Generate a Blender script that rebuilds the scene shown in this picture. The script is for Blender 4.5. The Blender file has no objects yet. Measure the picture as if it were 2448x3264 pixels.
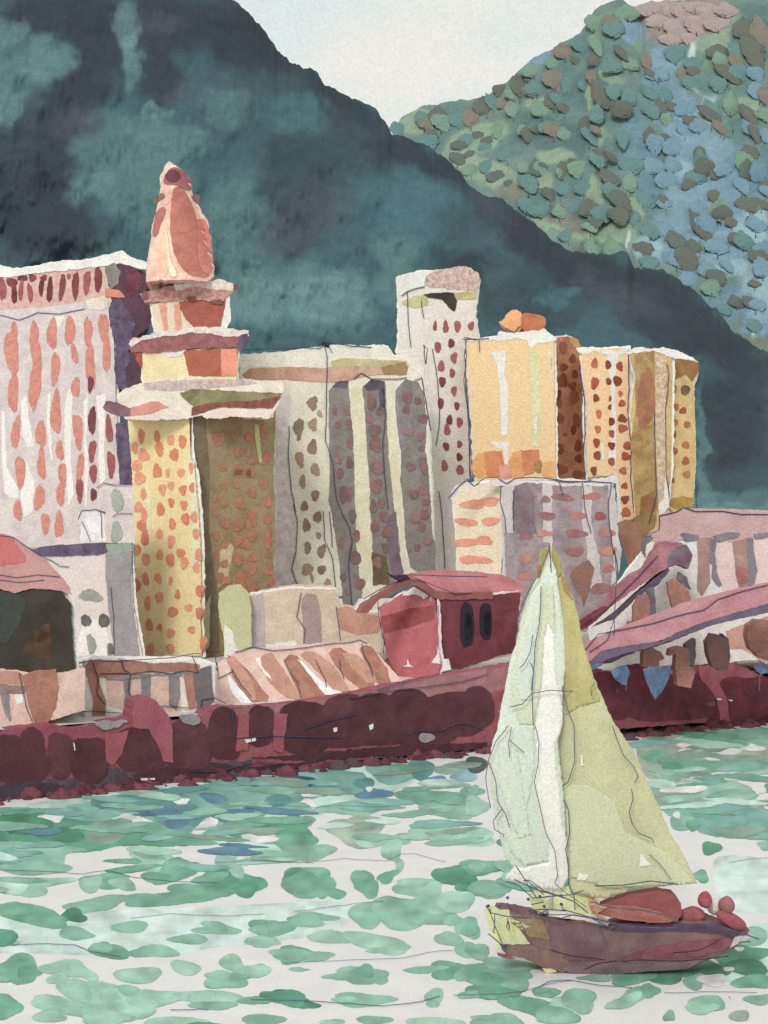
import bpy, math, random
import numpy as np
from mathutils import Vector, Quaternion, geometry
R = math.radians
sc = bpy.context.scene
COL = sc.collection

# ------------------------------------------------------------------ camera, sky, sun, exposure
F = 4427.0; CX = 1224.0; HY = 1632.0; EYE = 25.0      # focal length / centre in photo pixels, eye height in metres
cam_d = bpy.data.cameras.new('camera'); cam = bpy.data.objects.new('camera', cam_d); COL.objects.link(cam)
cam.location = (0, 0, EYE); cam.rotation_euler = (R(90), 0, 0)
cam_d.sensor_fit = 'VERTICAL'; cam_d.sensor_height = 24; cam_d.lens = 24 * F / 3264.0
cam_d.clip_start = 1; cam_d.clip_end = 12000
sc.camera = cam

SUN_EL, SUN_AZ = 40.0, 200.0          # azimuth clockwise from +Y (the way the camera looks): behind and slightly to the left
world = bpy.data.worlds.new("World"); sc.world = world; world.use_nodes = True
wn = world.node_tree; wn.nodes.clear()
def wnode(t, **k):
    n = wn.nodes.new(t)
    for a, b in k.items(): setattr(n, a, b)
    return n
w_out = wnode('ShaderNodeOutputWorld'); w_bg = wnode('ShaderNodeBackground')
sky = wnode('ShaderNodeTexSky', sky_type='NISHITA', sun_disc=False)
sky.sun_elevation = R(SUN_EL); sky.sun_rotation = R(SUN_AZ); sky.air_density = 1.0; sky.dust_density = 2.0
tc = wnode('ShaderNodeTexCoord')
cl = wnode('ShaderNodeTexNoise'); cl.inputs['Scale'].default_value = 5.0; cl.inputs['Detail'].default_value = 4; cl.inputs['Roughness'].default_value = .5
mp_ = wnode('ShaderNodeMapping'); mp_.inputs['Scale'].default_value = (1, 1, 2.6); mp_.inputs['Location'].default_value = (.3, .1, .35)
ramp = wnode('ShaderNodeValToRGB')
ramp.color_ramp.elements[0].position = .36; ramp.color_ramp.elements[0].color = (7.3, 8.4, 8.3, 1)
ramp.color_ramp.elements[1].position = .56; ramp.color_ramp.elements[1].color = (9.0, 8.85, 8.1, 1)
mix = wnode('ShaderNodeMix', data_type='RGBA'); mix.inputs['Factor'].default_value = .93
gr = wnode('ShaderNodeTexNoise'); gr.inputs['Scale'].default_value = 520; gr.inputs['Detail'].default_value = 2
grm = wnode('ShaderNodeMapRange'); grm.inputs['From Min'].default_value = .3; grm.inputs['From Max'].default_value = .7
grm.inputs['To Min'].default_value = .93; grm.inputs['To Max'].default_value = 1.07
mul = wnode('ShaderNodeMix', data_type='RGBA', blend_type='MULTIPLY'); mul.inputs['Factor'].default_value = 1
wn.links.new(tc.outputs['Generated'], mp_.inputs['Vector']); wn.links.new(mp_.outputs[0], cl.inputs['Vector'])
wn.links.new(tc.outputs['Generated'], gr.inputs['Vector']); wn.links.new(gr.outputs['Fac'], grm.inputs['Value'])
wn.links.new(cl.outputs['Fac'], ramp.inputs['Fac'])
wn.links.new(sky.outputs[0], mix.inputs[6]); wn.links.new(ramp.outputs[0], mix.inputs[7])
wn.links.new(mix.outputs[2], mul.inputs[6]); wn.links.new(grm.outputs[0], mul.inputs[7])
wn.links.new(mul.outputs[2], w_bg.inputs['Color']); w_bg.inputs['Strength'].default_value = .1
wn.links.new(w_bg.outputs[0], w_out.inputs['Surface'])
sun_d = bpy.data.lights.new('sun', 'SUN'); sun_d.energy = 1.65; sun_d.angle = R(16); sun_d.color = (1, .965, .93)
sun = bpy.data.objects.new('sun', sun_d); COL.objects.link(sun)
sd = Vector((math.sin(R(SUN_AZ)) * math.cos(R(SUN_EL)), math.cos(R(SUN_AZ)) * math.cos(R(SUN_EL)), math.sin(R(SUN_EL))))
sun.rotation_euler = sd.to_track_quat('Z', 'Y').to_euler(); sun.location = sd * 300
sc.view_settings.view_transform = 'Standard'; sc.view_settings.look = 'None'
sc.view_settings.exposure = 0.0; sc.view_settings.gamma = 1
sc.cycles.max_bounces = 3; sc.cycles.diffuse_bounces = 2

# ------------------------------------------------------------------ numpy noise
_rs = np.random.RandomState(7); _tab = _rs.rand(256, 256)
def vnoise(x, y):
    x = np.asarray(x, float); y = np.asarray(y, float)
    xi = np.floor(x).astype(int); yi = np.floor(y).astype(int); u = x - xi; v = y - yi
    u = u * u * (3 - 2 * u); v = v * v * (3 - 2 * v)
    a = _tab[xi & 255, yi & 255]; b = _tab[(xi + 1) & 255, yi & 255]
    c = _tab[xi & 255, (yi + 1) & 255]; d = _tab[(xi + 1) & 255, (yi + 1) & 255]
    return (a * (1 - u) + b * u) * (1 - v) + (c * (1 - u) + d * u) * v
def fbm(x, y, o=4):
    s = 0; a = .5
    for i in range(o):
        s = s + a * (vnoise(np.asarray(x) * 2 ** i + 17 * i, np.asarray(y) * 2 ** i + 31 * i) - .5); a *= .55
    return s

# ------------------------------------------------------------------ pixel crops -> photo pixels
S8 = 800 / 1659; S10 = 1000 / 1659; S12 = 1200 / 1659; SH = 948 / 1659; SP = 2448 / 1659
CR = dict(A=(0, 500, S8), B=(0, 1200, S8), C=(0, 1800, S8), D=(750, 900, S8), E=(750, 1600, S8), F=(1400, 900, S8), G=(1648, 1500, S8),
          H=(1500, 2300, SH), I=(0, 2264, S10), J=(800, 2264, S10), K=(0, 0, S12), L=(1248, 0, S12), N=(0, 0, 1.0), P=(0, 0, SP))
def pts(s):
    out = []; c = CR['N']
    for tok in s.split():
        if tok in CR: c = CR[tok]; continue
        x, y = tok.split(','); out.append((c[0] + float(x) * c[2], c[1] + float(y) * c[2]))
    return out
def dabs(s):
    out = []; c = CR['N']
    for tok in s.split():
        if tok in CR: c = CR[tok]; continue
        v = [float(q) for q in tok.split(',')]
        v += [0] * (5 - len(v))
        out.append((c[0] + v[0] * c[2], c[1] + v[1] * c[2], v[2] * c[2], v[3] * c[2], v[4]))
    return out

# ------------------------------------------------------------------ materials (matte washes of colour with fine grain)
def lin(c):
    c = c / 255.0
    return c / 12.92 if c < .04045 else ((c + .055) / 1.055) ** 2.4
KV = 0.84
SAT = .88
def alb(rgb, k):
    v = [lin(c) / k for c in rgb]; g = v[0] * .25 + v[1] * .6 + v[2] * .15
    v = [g + (q - g) * SAT for q in v]; m = max(v)
    return tuple(q * min(1, .86 / m) for q in v) + (1,)
_mats = {}
def wash(rgb, d=180, rgb2=None, k=KV, big=55, amp=.14, name=None, attr=False, bump=.5, rough=.85, gpx=6.5):
    """wash of colour rgb (as it reads in daylight) pooling towards rgb2; d = typical distance, sets the size of the grain"""
    key = (rgb, d, rgb2, k, big, amp, attr, bump, rough, gpx)
    if key in _mats: return _mats[key]
    if rgb2 is None: rgb2 = tuple(max(0, c - (255 - c) * .04 - 13) for c in rgb)
    m = bpy.data.materials.new(name or 'wash_%d_%d_%d' % tuple(int(c) for c in rgb)); m.use_nodes = True
    t = m.node_tree; N = t.nodes; L = t.links; b = N['Principled BSDF']
    b.inputs['Roughness'].default_value = rough; b.inputs['Specular IOR Level'].default_value = .15
    geo = N.new('ShaderNodeNewGeometry')
    n1 = N.new('ShaderNodeTexNoise'); n1.inputs['Scale'].default_value = F / (d * big); n1.inputs['Detail'].default_value = 5; n1.inputs['Roughness'].default_value = .6; n1.inputs['Distortion'].default_value = .5
    n2 = N.new('ShaderNodeTexNoise'); n2.inputs['Scale'].default_value = F / (d * gpx); n2.inputs['Detail'].default_value = 2; n2.inputs['Roughness'].default_value = .6
    for n in (n1, n2): L.new(geo.outputs['Position'], n.inputs['Vector'])
    r1 = N.new('ShaderNodeMapRange'); r1.inputs['From Min'].default_value = .38; r1.inputs['From Max'].default_value = .64; L.new(n1.outputs['Fac'], r1.inputs['Value'])
    mx = N.new('ShaderNodeMix'); mx.data_type = 'RGBA'; L.new(r1.outputs[0], mx.inputs['Factor'])
    if attr:
        at = N.new('ShaderNodeVertexColor'); at.layer_name = 'tint'
        dk = N.new('ShaderNodeMix'); dk.data_type = 'RGBA'; dk.blend_type = 'MULTIPLY'; dk.inputs['Factor'].default_value = 1
        L.new(at.outputs['Color'], dk.inputs[6]); dk.inputs[7].default_value = (.80, .83, .85, 1)
        L.new(at.outputs['Color'], mx.inputs[6]); L.new(dk.outputs[2], mx.inputs[7])
    else:
        mx.inputs[6].default_value = alb(rgb, k); mx.inputs[7].default_value = alb(rgb2, k)
    r2 = N.new('ShaderNodeMapRange'); r2.inputs['From Min'].default_value = .3; r2.inputs['From Max'].default_value = .7
    r2.inputs['To Min'].default_value = 1 - amp; r2.inputs['To Max'].default_value = 1 + amp; L.new(n2.outputs['Fac'], r2.inputs['Value'])
    ml = N.new('ShaderNodeMix'); ml.data_type = 'RGBA'; ml.blend_type = 'MULTIPLY'; ml.inputs['Factor'].default_value = 1
    L.new(mx.outputs[2], ml.inputs[6]); L.new(r2.outputs[0], ml.inputs[7]); L.new(ml.outputs[2], b.inputs['Base Color'])
    if bump:
        bp = N.new('ShaderNodeBump'); bp.inputs['Strength'].default_value = bump; bp.inputs['Distance'].default_value = d * 4 / F
        L.new(n2.outputs['Fac'], bp.inputs['Height']); L.new(bp.outputs[0], b.inputs['Normal'])
    _mats[key] = m
    return m

# ------------------------------------------------------------------ objects
def tag(o, label=None, cat=None, group=None, kind=None):
    if label: o['label'] = label
    if cat: o['category'] = cat
    if group: o['group'] = group
    if kind: o['kind'] = kind
    return o
def ray(px, py, d): return Vector(((px - CX) / F * d, d, EYE - (py - HY) / F * d))
def thing(name, loc, label, cat, group=None):
    o = bpy.data.objects.new(name, None); COL.objects.link(o); o.location = loc; o.empty_display_size = .5
    return tag(o, label, cat, group)
def mesh_obj(name, verts, faces, mat, parent=None, colors=None, smooth=False):
    me = bpy.data.meshes.new(name)
    org = parent.location.copy() if parent is not None and parent.type == 'EMPTY' else Vector((0, 0, 0))
    if parent is not None and parent.type == 'MESH': org = Vector(parent['_o'])
    if parent is None:
        v = np.array([tuple(q) for q in verts]); org = Vector((v[:, 0].mean(), v[:, 1].mean(), v[:, 2].min()))
    me.from_pydata([tuple(Vector(q) - org) for q in verts], [], faces); me.validate(); me.update()
    if colors is not None:
        ca = me.color_attributes.new('tint', 'FLOAT_COLOR', 'POINT')
        arr = np.ones((len(verts), 4)); arr[:, :3] = colors; ca.data.foreach_set('color', arr.ravel())
    me.materials.append(mat)
    if smooth:
        me.polygons.foreach_set('use_smooth', [True] * len(me.polygons))
    o = bpy.data.objects.new(name, me); COL.objects.link(o)
    if parent is not None:
        o.parent = parent
        o['_o'] = tuple(org)
    else:
        o.location = org; o['_o'] = tuple(org)
    return o

class Face:
    """vertical plane standing on the ground through (pxa at distance da) and (pxb at db); lean tilts it back above y0"""
    def __init__(s, pxa, da, pxb, db, lean=0, y0=0, bulge=None):
        a = ray(pxa, HY, da); b = ray(pxb, HY, db); s.a = a
        u = (b - a); u.z = 0; u.normalize(); s.u = u
        n = Vector((u.y, -u.x, 0)); s.n = n if n.y < 0 else -n
        s.bulge = bulge
        if lean:
            # tilt about the horizontal line through photo height y0
            s.p0 = ray(pxa, y0, da); up = (Vector((0, 0, 1)) - s.n * lean).normalized()
            s.n = u.cross(up); s.n = s.n if s.n.y < 0 else -s.n
        else: s.p0 = a
    def __call__(s, px, py, off=0.0):
        o = Vector((0, 0, EYE)); r = ray(px, py, 1.0) - o
        t = (s.p0 - o).dot(s.n) / r.dot(s.n)
        p = o + r * t
        if s.bulge: off = off + s.bulge(px, py)
        return p + s.n * off

def roughen(poly, amp, step, seed, wob=None):
    out = []; n = len(poly); acc = 0
    for i in range(n):
        x0, y0 = poly[i]; x1, y1 = poly[(i + 1) % n]; L = math.hypot(x1 - x0, y1 - y0)
        if L < 1e-6: continue
        k = max(1, int(L / step)); nx, ny = (y1 - y0) / L, -(x1 - x0) / L
        for j in range(k):
            t = j / k; acc += L / k
            a = float(fbm(acc / 16.0 + seed * 3.1, seed * 7.7, 4)) * 2.4 * amp
            out.append((x0 + (x1 - x0) * t + nx * a, y0 + (y1 - y0) * t + ny * a))
    return out
def chaikin(p, it=1):
    for _ in range(it):
        q = []
        for i in range(len(p)):
            a = p[i]; b = p[(i + 1) % len(p)]
            q += [(a[0] * .75 + b[0] * .25, a[1] * .75 + b[1] * .25), (a[0] * .25 + b[0] * .75, a[1] * .25 + b[1] * .75)]
        p = q
    return p
def cdt(poly, grid=None):
    P = [Vector(p) for p in poly]; n = len(P)
    if grid:
        xs = [p[0] for p in poly]; ys = [p[1] for p in poly]; k = 0
        y = min(ys) + grid / 2
        while y < max(ys):
            x = min(xs) + grid / 2 * (1 + (k % 2))
            while x < max(xs):
                P.append(Vector((x, y))); x += grid
            y += grid; k += 1
    vo, eo, fo, ov, oe, of = geometry.delaunay_2d_cdt(P, [], [list(range(n))], 1, 1e-5)
    return vo, fo
_seed = [0]
def piece(name, poly, fc, mat, parent=None, lvl=0, thick=.35, amp=3.0, step=5.0, grid=None, smooth=0, colfn=None, shade_smooth=False, off=None):
    """a solid slab with a hand-cut outline lying on face fc; lvl stacks thin slabs in front of each other"""
    _seed[0] += 1
    if isinstance(poly, str): poly = pts(poly)
    if smooth: poly = chaikin(poly, smooth)
    if amp or step: poly = roughen(poly, amp, step, _seed[0])
    vo, fo = cdt(poly, grid)
    if off is None and fc.bulge: off = .02 + lvl * getattr(fc, 'lift', .10)
    if off is None: off = lvl * .03 + (_seed[0] % 9) * .0025
    if thick < .7: thick = min(thick, .08 + lvl * .02)
    n = len(vo)
    front = [fc(v[0], v[1], off) for v in vo]
    if thick > 2.2:          # a building's body runs straight back and narrows a little
        c = Vector((sum(p.x for p in front) / n, sum(p.y for p in front) / n, 0)); w = c.normalized()
        back = [c + (p - c) * 1 for p in front]
        back = [Vector((c.x + (p.x - c.x) * .9, c.y + (p.y - c.y) * .9, p.z)) + w * thick for p in front]
    else: back = [p - fc.n * thick for p in front]
    ed = {}; faces = []
    # orient front faces to the camera
    for f in fo:
        f = list(f)
        a, b, c = front[f[0]], front[f[1]], front[f[2]]
        if (b - a).cross(c - a).dot(fc.n) < 0: f.reverse()
        faces.append(f); faces.append([i + n for i in reversed(f)])
        for i in range(len(f)):
            e = (f[i], f[(i + 1) % len(f)])
            ed[e] = 1
    for (a, b) in list(ed):
        if (b, a) not in ed: faces.append([b, a, a + n, b + n])
    cols = None
    if colfn:
        x = np.array([v[0] for v in vo]); y = np.array([v[1] for v in vo]); c = colfn(x, y); cols = np.vstack([c, c])
    return mesh_obj(name, front + back, faces, mat, parent, cols, shade_smooth)
def dab_poly(cx, cy, w, h, rot=0, seed=0, pts_n=26, jag=.05, sq=2.3, low=.13):
    rnd = random.Random(seed); ph = [rnd.uniform(0, 6.28) for _ in range(8)]; am = [rnd.uniform(.3, 1) for _ in range(8)]
    out = []
    for i in range(pts_n):
        t = 2 * math.pi * i / pts_n
        c, s = math.cos(t), math.sin(t)
        r = (abs(c) ** sq + abs(s) ** sq) ** (-1 / sq)
        r *= 1 + low * (am[0] * math.sin(2 * t + ph[0]) * .6 + am[1] * math.sin(3 * t + ph[1])) + jag * (am[2] * math.sin(7 * t + ph[2]) + am[3] * math.sin(11 * t + ph[3]))
        x, y = c * r * w / 2, s * r * h / 2
        a = R(rot)
        out.append((cx + x * math.cos(a) - y * math.sin(a), cy + x * math.sin(a) + y * math.cos(a)))
    return out
def windows(s, fc, mats, parent, lvl=2, name='window', jag=.06, low=.16, scale=.94):
    """each window a little slab of its own"""
    if not isinstance(mats, (list, tuple)): mats = [mats]
    for i, (x, y, w, h, r) in enumerate(dabs(s)):
        rnd = random.Random(int(x * 13 + y * 7))
        piece(name, dab_poly(x, y, w * scale, h * scale, r or rnd.uniform(-6, 6), int(x + y * 3), 24, jag, 2.2, low), fc, mats[rnd.randrange(len(mats))], parent, lvl, .1, 0, 0)
def tube(name, path, rad, mat, parent=None, sides=5, taper=1.0):
    V = []; Fc = []; n = len(path)
    for i, p in enumerate(path):
        p = Vector(p); t = (Vector(path[min(i + 1, n - 1)]) - Vector(path[max(i - 1, 0)])).normalized()
        a = t.orthogonal().normalized() if i == 0 else (a - t * a.dot(t)).normalized()
        b = t.cross(a); r = rad * (1 + (taper - 1) * i / max(1, n - 1))
        for k in range(sides):
            q = 2 * math.pi * k / sides; V.append(p + (a * math.cos(q) + b * math.sin(q)) * r)
    for i in range(n - 1):
        for k in range(sides):
            k2 = (k + 1) % sides; Fc.append([i * sides + k, i * sides + k2, (i + 1) * sides + k2, (i + 1) * sides + k])
    Fc.append(list(reversed(range(sides)))); Fc.append([(n - 1) * sides + k for k in range(sides)])
    return mesh_obj(name, V, Fc, mat, parent)
def d_far(o): return (o.location.y if o.type == 'EMPTY' else o['_o'][1]) > 90
def wire(name, s, fc, parent, w=3.0, off=.42, mat=None, wob=2.2):
    """a thin dark cable or pipe run along a wall, through the listed points"""
    _seed[0] += 1
    p = pts(s) if isinstance(s, str) else s; q = []
    for i in range(len(p) - 1):
        L = math.hypot(p[i + 1][0] - p[i][0], p[i + 1][1] - p[i][1]); k = max(1, int(L / 9))
        for j in range(k):
            t = j / k; a = float(fbm(len(q) / 2.7 + _seed[0], _seed[0] * 1.7, 3)) * 2 * wob
            q.append((p[i][0] + (p[i + 1][0] - p[i][0]) * t + a, p[i][1] + (p[i + 1][1] - p[i][1]) * t + a * .5))
    q.append(p[-1])
    off = .06 + off * .12 if parent is None or d_far(parent) else off
    P = [fc(x, y, off) for x, y in q]
    return tube(name, P, w * .5 * P[0].y / F, mat or INK, parent, 4)
INK = wash((74, 76, 108), 170, (50, 52, 84), big=40, bump=0, name='ink_blue')

# colours -----------------------------------------------------------
WHITE = wash((222, 222, 216), 190, (208, 204, 204), name='white_lime')
CREAM = wash((222, 216, 198), 190, (206, 204, 184), name='cream_plaster')
LILAC = wash((205, 196, 194), 190, (190, 178, 182), name='lilac_plaster')
CORAL = wash((204, 138, 124), 190, (190, 118, 106), big=20, name='coral_paint')
CORAL2 = wash((218, 152, 124), 180, (208, 134, 106), big=20, name='salmon_paint')
MAROON = wash((122, 72, 78), 190, (104, 58, 70), big=20, name='maroon_paint')
MROSE = wash((160, 92, 92), 190, (140, 76, 80), big=20, name='rose_paint')
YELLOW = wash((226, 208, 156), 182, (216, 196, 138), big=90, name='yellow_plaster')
BROWN_SHADE = wash((156, 136, 102), 182, (138, 118, 88), big=60, name='brown_shaded_plaster')  # yellow tower's right face: its shade is put into this browner base colour
DBROWN = wash((126, 112, 88), 182, (110, 96, 76), big=40, name='dark_brown_plaster')
REDBR = wash((160, 98, 76), 182, (142, 84, 66), big=30, name='red_brown')
REDBR2 = wash((150, 88, 66), 182, (134, 80, 60), big=20, name='russet_paint')
PEACH = wash((240, 206, 158), 210, (230, 198, 148), big=90, name='peach_plaster')
ORANGE = wash((228, 164, 100), 210, (212, 146, 86), name='orange_plaster')
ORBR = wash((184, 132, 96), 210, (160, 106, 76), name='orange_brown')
OCHRE = wash((184, 152, 98), 205, (156, 124, 76), name='ochre_plaster')
TANW = wash((210, 184, 130), 205, (196, 164, 108), name='tan_plaster')
OLIVE = wash((190, 188, 138), 200, (168, 164, 112), name='olive_plaster')
OLIVED = wash((140, 134, 96), 190, (112, 106, 76), name='dark_olive')
GREYB = wash((138, 133, 128), 200, (122, 116, 114), big=40, name='grey_cladding')
PURP = wash((104, 92, 116), 195, (78, 66, 92), big=30, name='purple_slate')
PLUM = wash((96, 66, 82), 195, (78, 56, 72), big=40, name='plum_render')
MAUVE = wash((168, 154, 156), 186, (142, 126, 134), big=60, name='mauve_plaster')
TAN = wash((208, 188, 168), 172, (196, 176, 156), name='tan_render')
SALM = wash((198, 158, 142), 150, (184, 142, 128), name='salmon_render')
SALMP = wash((208, 178, 166), 135, (196, 160, 148), name='pale_salmon')
BRICK = wash((166, 116, 98), 140, (146, 98, 84), big=40, name='brick_brown')
PINK = wash((186, 104, 110), 158, (172, 88, 96), big=70, name='rose_red')
ROOFP = wash((178, 114, 116), 158, (162, 96, 102), name='pink_tiles')
DRED = wash((124, 64, 72), 158, (102, 52, 62), big=60, name='dark_red')
NIGHT = wash((58, 48, 58), 158, (44, 38, 50), name='dark_glass')
GREYP = wash((136, 130, 132), 135, (118, 112, 118), big=30, name='grey_post')

EDGE = [True]
def body(name, fc, poly, mat, parent, depth=12, **k):
    if name in ('wall', 'side_wall', 'gable_wall', 'upper_wall', 'back_wall') and isinstance(poly, str) and parent is not None and EDGE[0]: trim(fc, poly, parent)
    return piece(name, poly, fc, mat, parent, 0, depth, **k)
TRIM = wash((226, 226, 222), 185, (218, 216, 214), name='white_edge_trim')
def grow(poly, e):
    n = len(poly); A = sum(poly[i][0] * poly[(i + 1) % n][1] - poly[(i + 1) % n][0] * poly[i][1] for i in range(n)); sg = 1 if A > 0 else -1
    out = []
    for i in range(n):
        a, b, c = poly[i - 1], poly[i], poly[(i + 1) % n]
        n1 = (b[1] - a[1], -(b[0] - a[0])); n2 = (c[1] - b[1], -(c[0] - b[0])); l1 = math.hypot(*n1) or 1; l2 = math.hypot(*n2) or 1
        v = (n1[0] / l1 + n2[0] / l2, n1[1] / l1 + n2[1] / l2); L = math.hypot(*v) or 1; m = min(1.6, 2 / max(.3, L))
        out.append((b[0] + sg * v[0] / L * e * m, b[1] + sg * v[1] / L * e * m))
    return out
def trim(fc, poly, parent, e=6, amp=4, off=-.35, mat=None):
    piece('edge_trim', grow(pts(poly), e), fc, mat or TRIM, parent, 0, .6, amp, 4, off=off)
def base_of(px, d): return ray(px, HY, d) * 1 - Vector((0, 0, EYE - 6))

# ------------------------------------------------------------------ SETTING: water, ground, hills
QA, QB = ray(0, HY, 120.6), ray(2448, HY, 165.7)          # the quay line on the ground
qdir = (QB - QA); qdir.z = 0; qdir.normalize(); qn = Vector((-qdir.y, qdir.x, 0))     # qn points inland
def qpt(s, t, z): p = QA + qdir * s + qn * t; return Vector((p.x, p.y, z))

def grid_sheet(name, fn, nu, nv, mat, cols=None, smooth=True):
    V = []; Fc = []
    for j in range(nv):
        for i in range(nu): V.append(fn(i / (nu - 1), j / (nv - 1)))
    for j in range(nv - 1):
        for i in range(nu - 1):
            a = j * nu + i; Fc.append([a, a + 1, a + nu + 1, a + nu])
    return mesh_obj(name, V, Fc, mat, None, cols, smooth)
WPAPER = wash((216, 213, 213), 100, (208, 206, 208), k=.95, big=120, amp=.08, name='still_water', bump=.3, rough=.6)
def wfn(u, v):
    y = 2 + 9000 * v ** 4
    return Vector(((u - .5) * (160 + 9000 * v ** 4 * 2), y - 20, 0))
water = grid_sheet('water', wfn, 60, 80, WPAPER); tag(water, kind='structure')
GROUND = wash((214, 208, 198), 150, (202, 192, 186), k=1.02, big=80, name='pale_paving')
gnd = mesh_obj('ground', [qpt(-400, .5, 6), qpt(600, .5, 6), qpt(3500, 4500, 6), qpt(-3500, 4500, 6)], [[0, 1, 2, 3]], GROUND); tag(gnd, kind='structure')
PATHM = wash((172, 122, 124), 150, (156, 100, 108), k=1.0, big=50, name='mauve_paving')
pv = [qpt(s, .6, 6.02) for s in np.linspace(45, 140, 40)] + [qpt(s, 9.5 + 1.2 * math.sin(s * .7), 6.02) for s in np.linspace(140, 42, 40)]
path = mesh_obj('path', pv, [list(range(80))], PATHM); tag(path, kind='structure')

def blend(px, py, base, blobs, warp=14, k=.70, sat=1.0):
    """base colours of ground cover by patch; blobs = (cx,cy,rx,ry,rot,colour,softness,strength)"""
    x = px + fbm(px / 60, py / 60, 4) * warp * 6; y = py + fbm(px / 60 + 50, py / 60 + 9, 4) * warp * 6
    base = np.array([lin(c) / k for c in base]); C = np.ones((len(px), 3)) * base
    for (cx, cy, rx, ry, rot, c, soft, st) in blobs:
        a = R(rot); dx, dy = x - cx, y - cy
        u = (dx * math.cos(a) + dy * math.sin(a)) / rx; v = (-dx * math.sin(a) + dy * math.cos(a)) / ry
        r = np.sqrt(u * u + v * v); f = np.clip((1 + soft - r) / (2 * soft), 0, 1); f = f * f * (3 - 2 * f) * st
        C = C * (1 - f[:, None]) + np.array([lin(q) / k for q in c]) * f[:, None]
    g = (C * np.array([.25, .6, .15])).sum(1)[:, None]; C = g + (C - g) * sat
    return np.clip(C, 0, .85)
def blobs(s, palette):
    out = []; c = CR['N']
    for tok in s.split():
        if tok in CR: c = CR[tok]; continue
        f = tok.split(','); col = palette[f[0]]; v = [float(q) for q in f[1:]]; v += [0] * (5 - len(v))
        out.append((c[0] + v[0] * c[2], c[1] + v[1] * c[2], v[2] * c[2], v[3] * c[2], v[4], col[:3], col[3] if len(col) > 3 else .3, col[4] if len(col) > 4 else .85))
    return out
def hill(name, ridge, ybase, D0, D1, px0, px1, nx, ny, colfn, mat, relief=8, rag=7, backdrop=350):
    """a hillside rising from its foot (ybase, D0) to the ridge line (D1) and falling away behind it"""
    rx = np.array([p[0] for p in ridge]); ry = np.array([p[1] for p in ridge])
    X = np.linspace(px0, px1, nx)
    top = np.interp(X, rx, ry); ragged = fbm(X / 22, X * 0 + 3.3, 4) * rag * 2.2
    kx = np.arange(-90, 91); kw = np.exp(-(kx / 38.0) ** 2); kw /= kw.sum(); soft = np.convolve(np.pad(top, 90, mode='edge'), kw, 'valid')
    V = []; PX = []; PY = []
    for j in range(ny):
        t = j / (ny - 1)
        tp = soft + (top - soft) * t ** 7; Y = ybase + (tp - ybase) * t + ragged * t ** 14
        d = D0 + (D1 - D0) * t ** 1.15 + fbm(X / 150 + 4, Y / 150, 5) * relief * 2.4 * math.sin(math.pi * min(1, t * 1.02)) ** .6
        for i in range(nx):
            V.append(ray(X[i], Y[i], d[i])); PX.append(X[i]); PY.append(Y[i])
    topz = [V[(ny - 1) * nx + i] for i in range(nx)]
    for k in (.25, .6, 1.0):                          # far side
        for i in range(nx):
            p = topz[i]; V.append(Vector((p.x * (1 + k * .2), p.y + backdrop * k, max(0, p.z * (1 - k) ** 1.2 - 6 * k)))); PX.append(X[i]); PY.append(top[i])
    Fc = []
    for j in range(ny + 2):
        for i in range(nx - 1):
            a = j * nx + i; Fc.append([a, a + 1, a + nx + 1, a + nx])
    return mesh_obj(name, V, Fc, mat, None, colfn(np.array(PX), np.array(PY)), True)

PAL = dict(d=(50, 58, 67, .5, .92), e=(56, 72, 79, .5, .8), t=(72, 106, 112, .35, .8), l=(106, 140, 140, .35, .55), m=(92, 124, 126, .35, .6), u=(78, 84, 92, .6, .5), g=(66, 88, 96, .4, .8))
near_b = blobs("""K d,240,60,250,130 d,430,210,120,220 d,330,420,140,130 d,170,650,220,150,-35 d,120,900,260,260 e,60,560,120,200 d,250,1020,200,110
 d,780,90,330,140 d,700,330,90,150 d,1060,180,160,180 d,1280,330,190,90,35 d,1500,470,220,80,22 e,1420,640,260,150 e,1300,850,170,260 g,1100,450,260,150
 l,50,140,100,70 l,560,110,55,130 l,575,260,40,110 l,220,270,110,90 m,60,330,90,120 l,30,480,50,80 m,480,640,160,130 l,400,820,110,70 m,650,800,170,220 m,640,560,110,70 l,700,500,70,30
 m,1050,1010,170,220 m,820,640,120,80 m,1300,1300,330,150 l,1150,1330,260,110 l,1480,1330,170,150 m,990,480,100,80 t,1300,520,140,90
 u,340,540,120,70 u,1370,920,170,110,-20 u,1250,1050,120,70 u,760,400,80,60 u,700,90,90,50
 L d,60,690,170,70,25 d,250,760,130,60,35 d,460,940,180,90,42 d,640,1070,190,100,38 d,860,1220,240,110,15 d,1130,1260,240,110,22 d,1330,1400,220,90,38 d,1520,1560,200,80,38 d,1250,1470,260,80,25
 u,420,900,120,50,35 u,1000,1300,200,60,20 t,80,880,230,110 t,140,1010,230,80 g,330,1010,170,80,20 d,380,1190,170,80,10 e,500,1280,140,110 e,700,1390,200,60 t,760,1290,80,30 g,480,1210,60,60 t,700,1330,60,25 m,20,1110,110,60 m,20,1250,90,120
 N d,2330,1300,150,110,20 e,2330,1470,140,130 d,2340,1420,90,80 l,2240,1600,30,80 m,2300,1600,200,30 l,2370,1628,150,22 m,2228,1420,16,200""", PAL)
near_ridge = pts("N -900,-700 -300,-420 300,-240 600,-100 K 1030,-5 1080,40 1140,100 1180,150 1220,220 1290,280 1340,300 1400,312 1430,370 1500,410 1560,432 1659,475 L 0,585 100,620 190,660 260,720 330,800 410,860 480,880 560,930 620,980 700,1050 780,1100 860,1125 960,1120 1040,1112 1070,1180 1200,1192 1270,1230 1350,1300 1430,1360 1500,1450 1560,1500 1659,1560 N 2700,1330 3100,1520 3400,1600")
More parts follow.
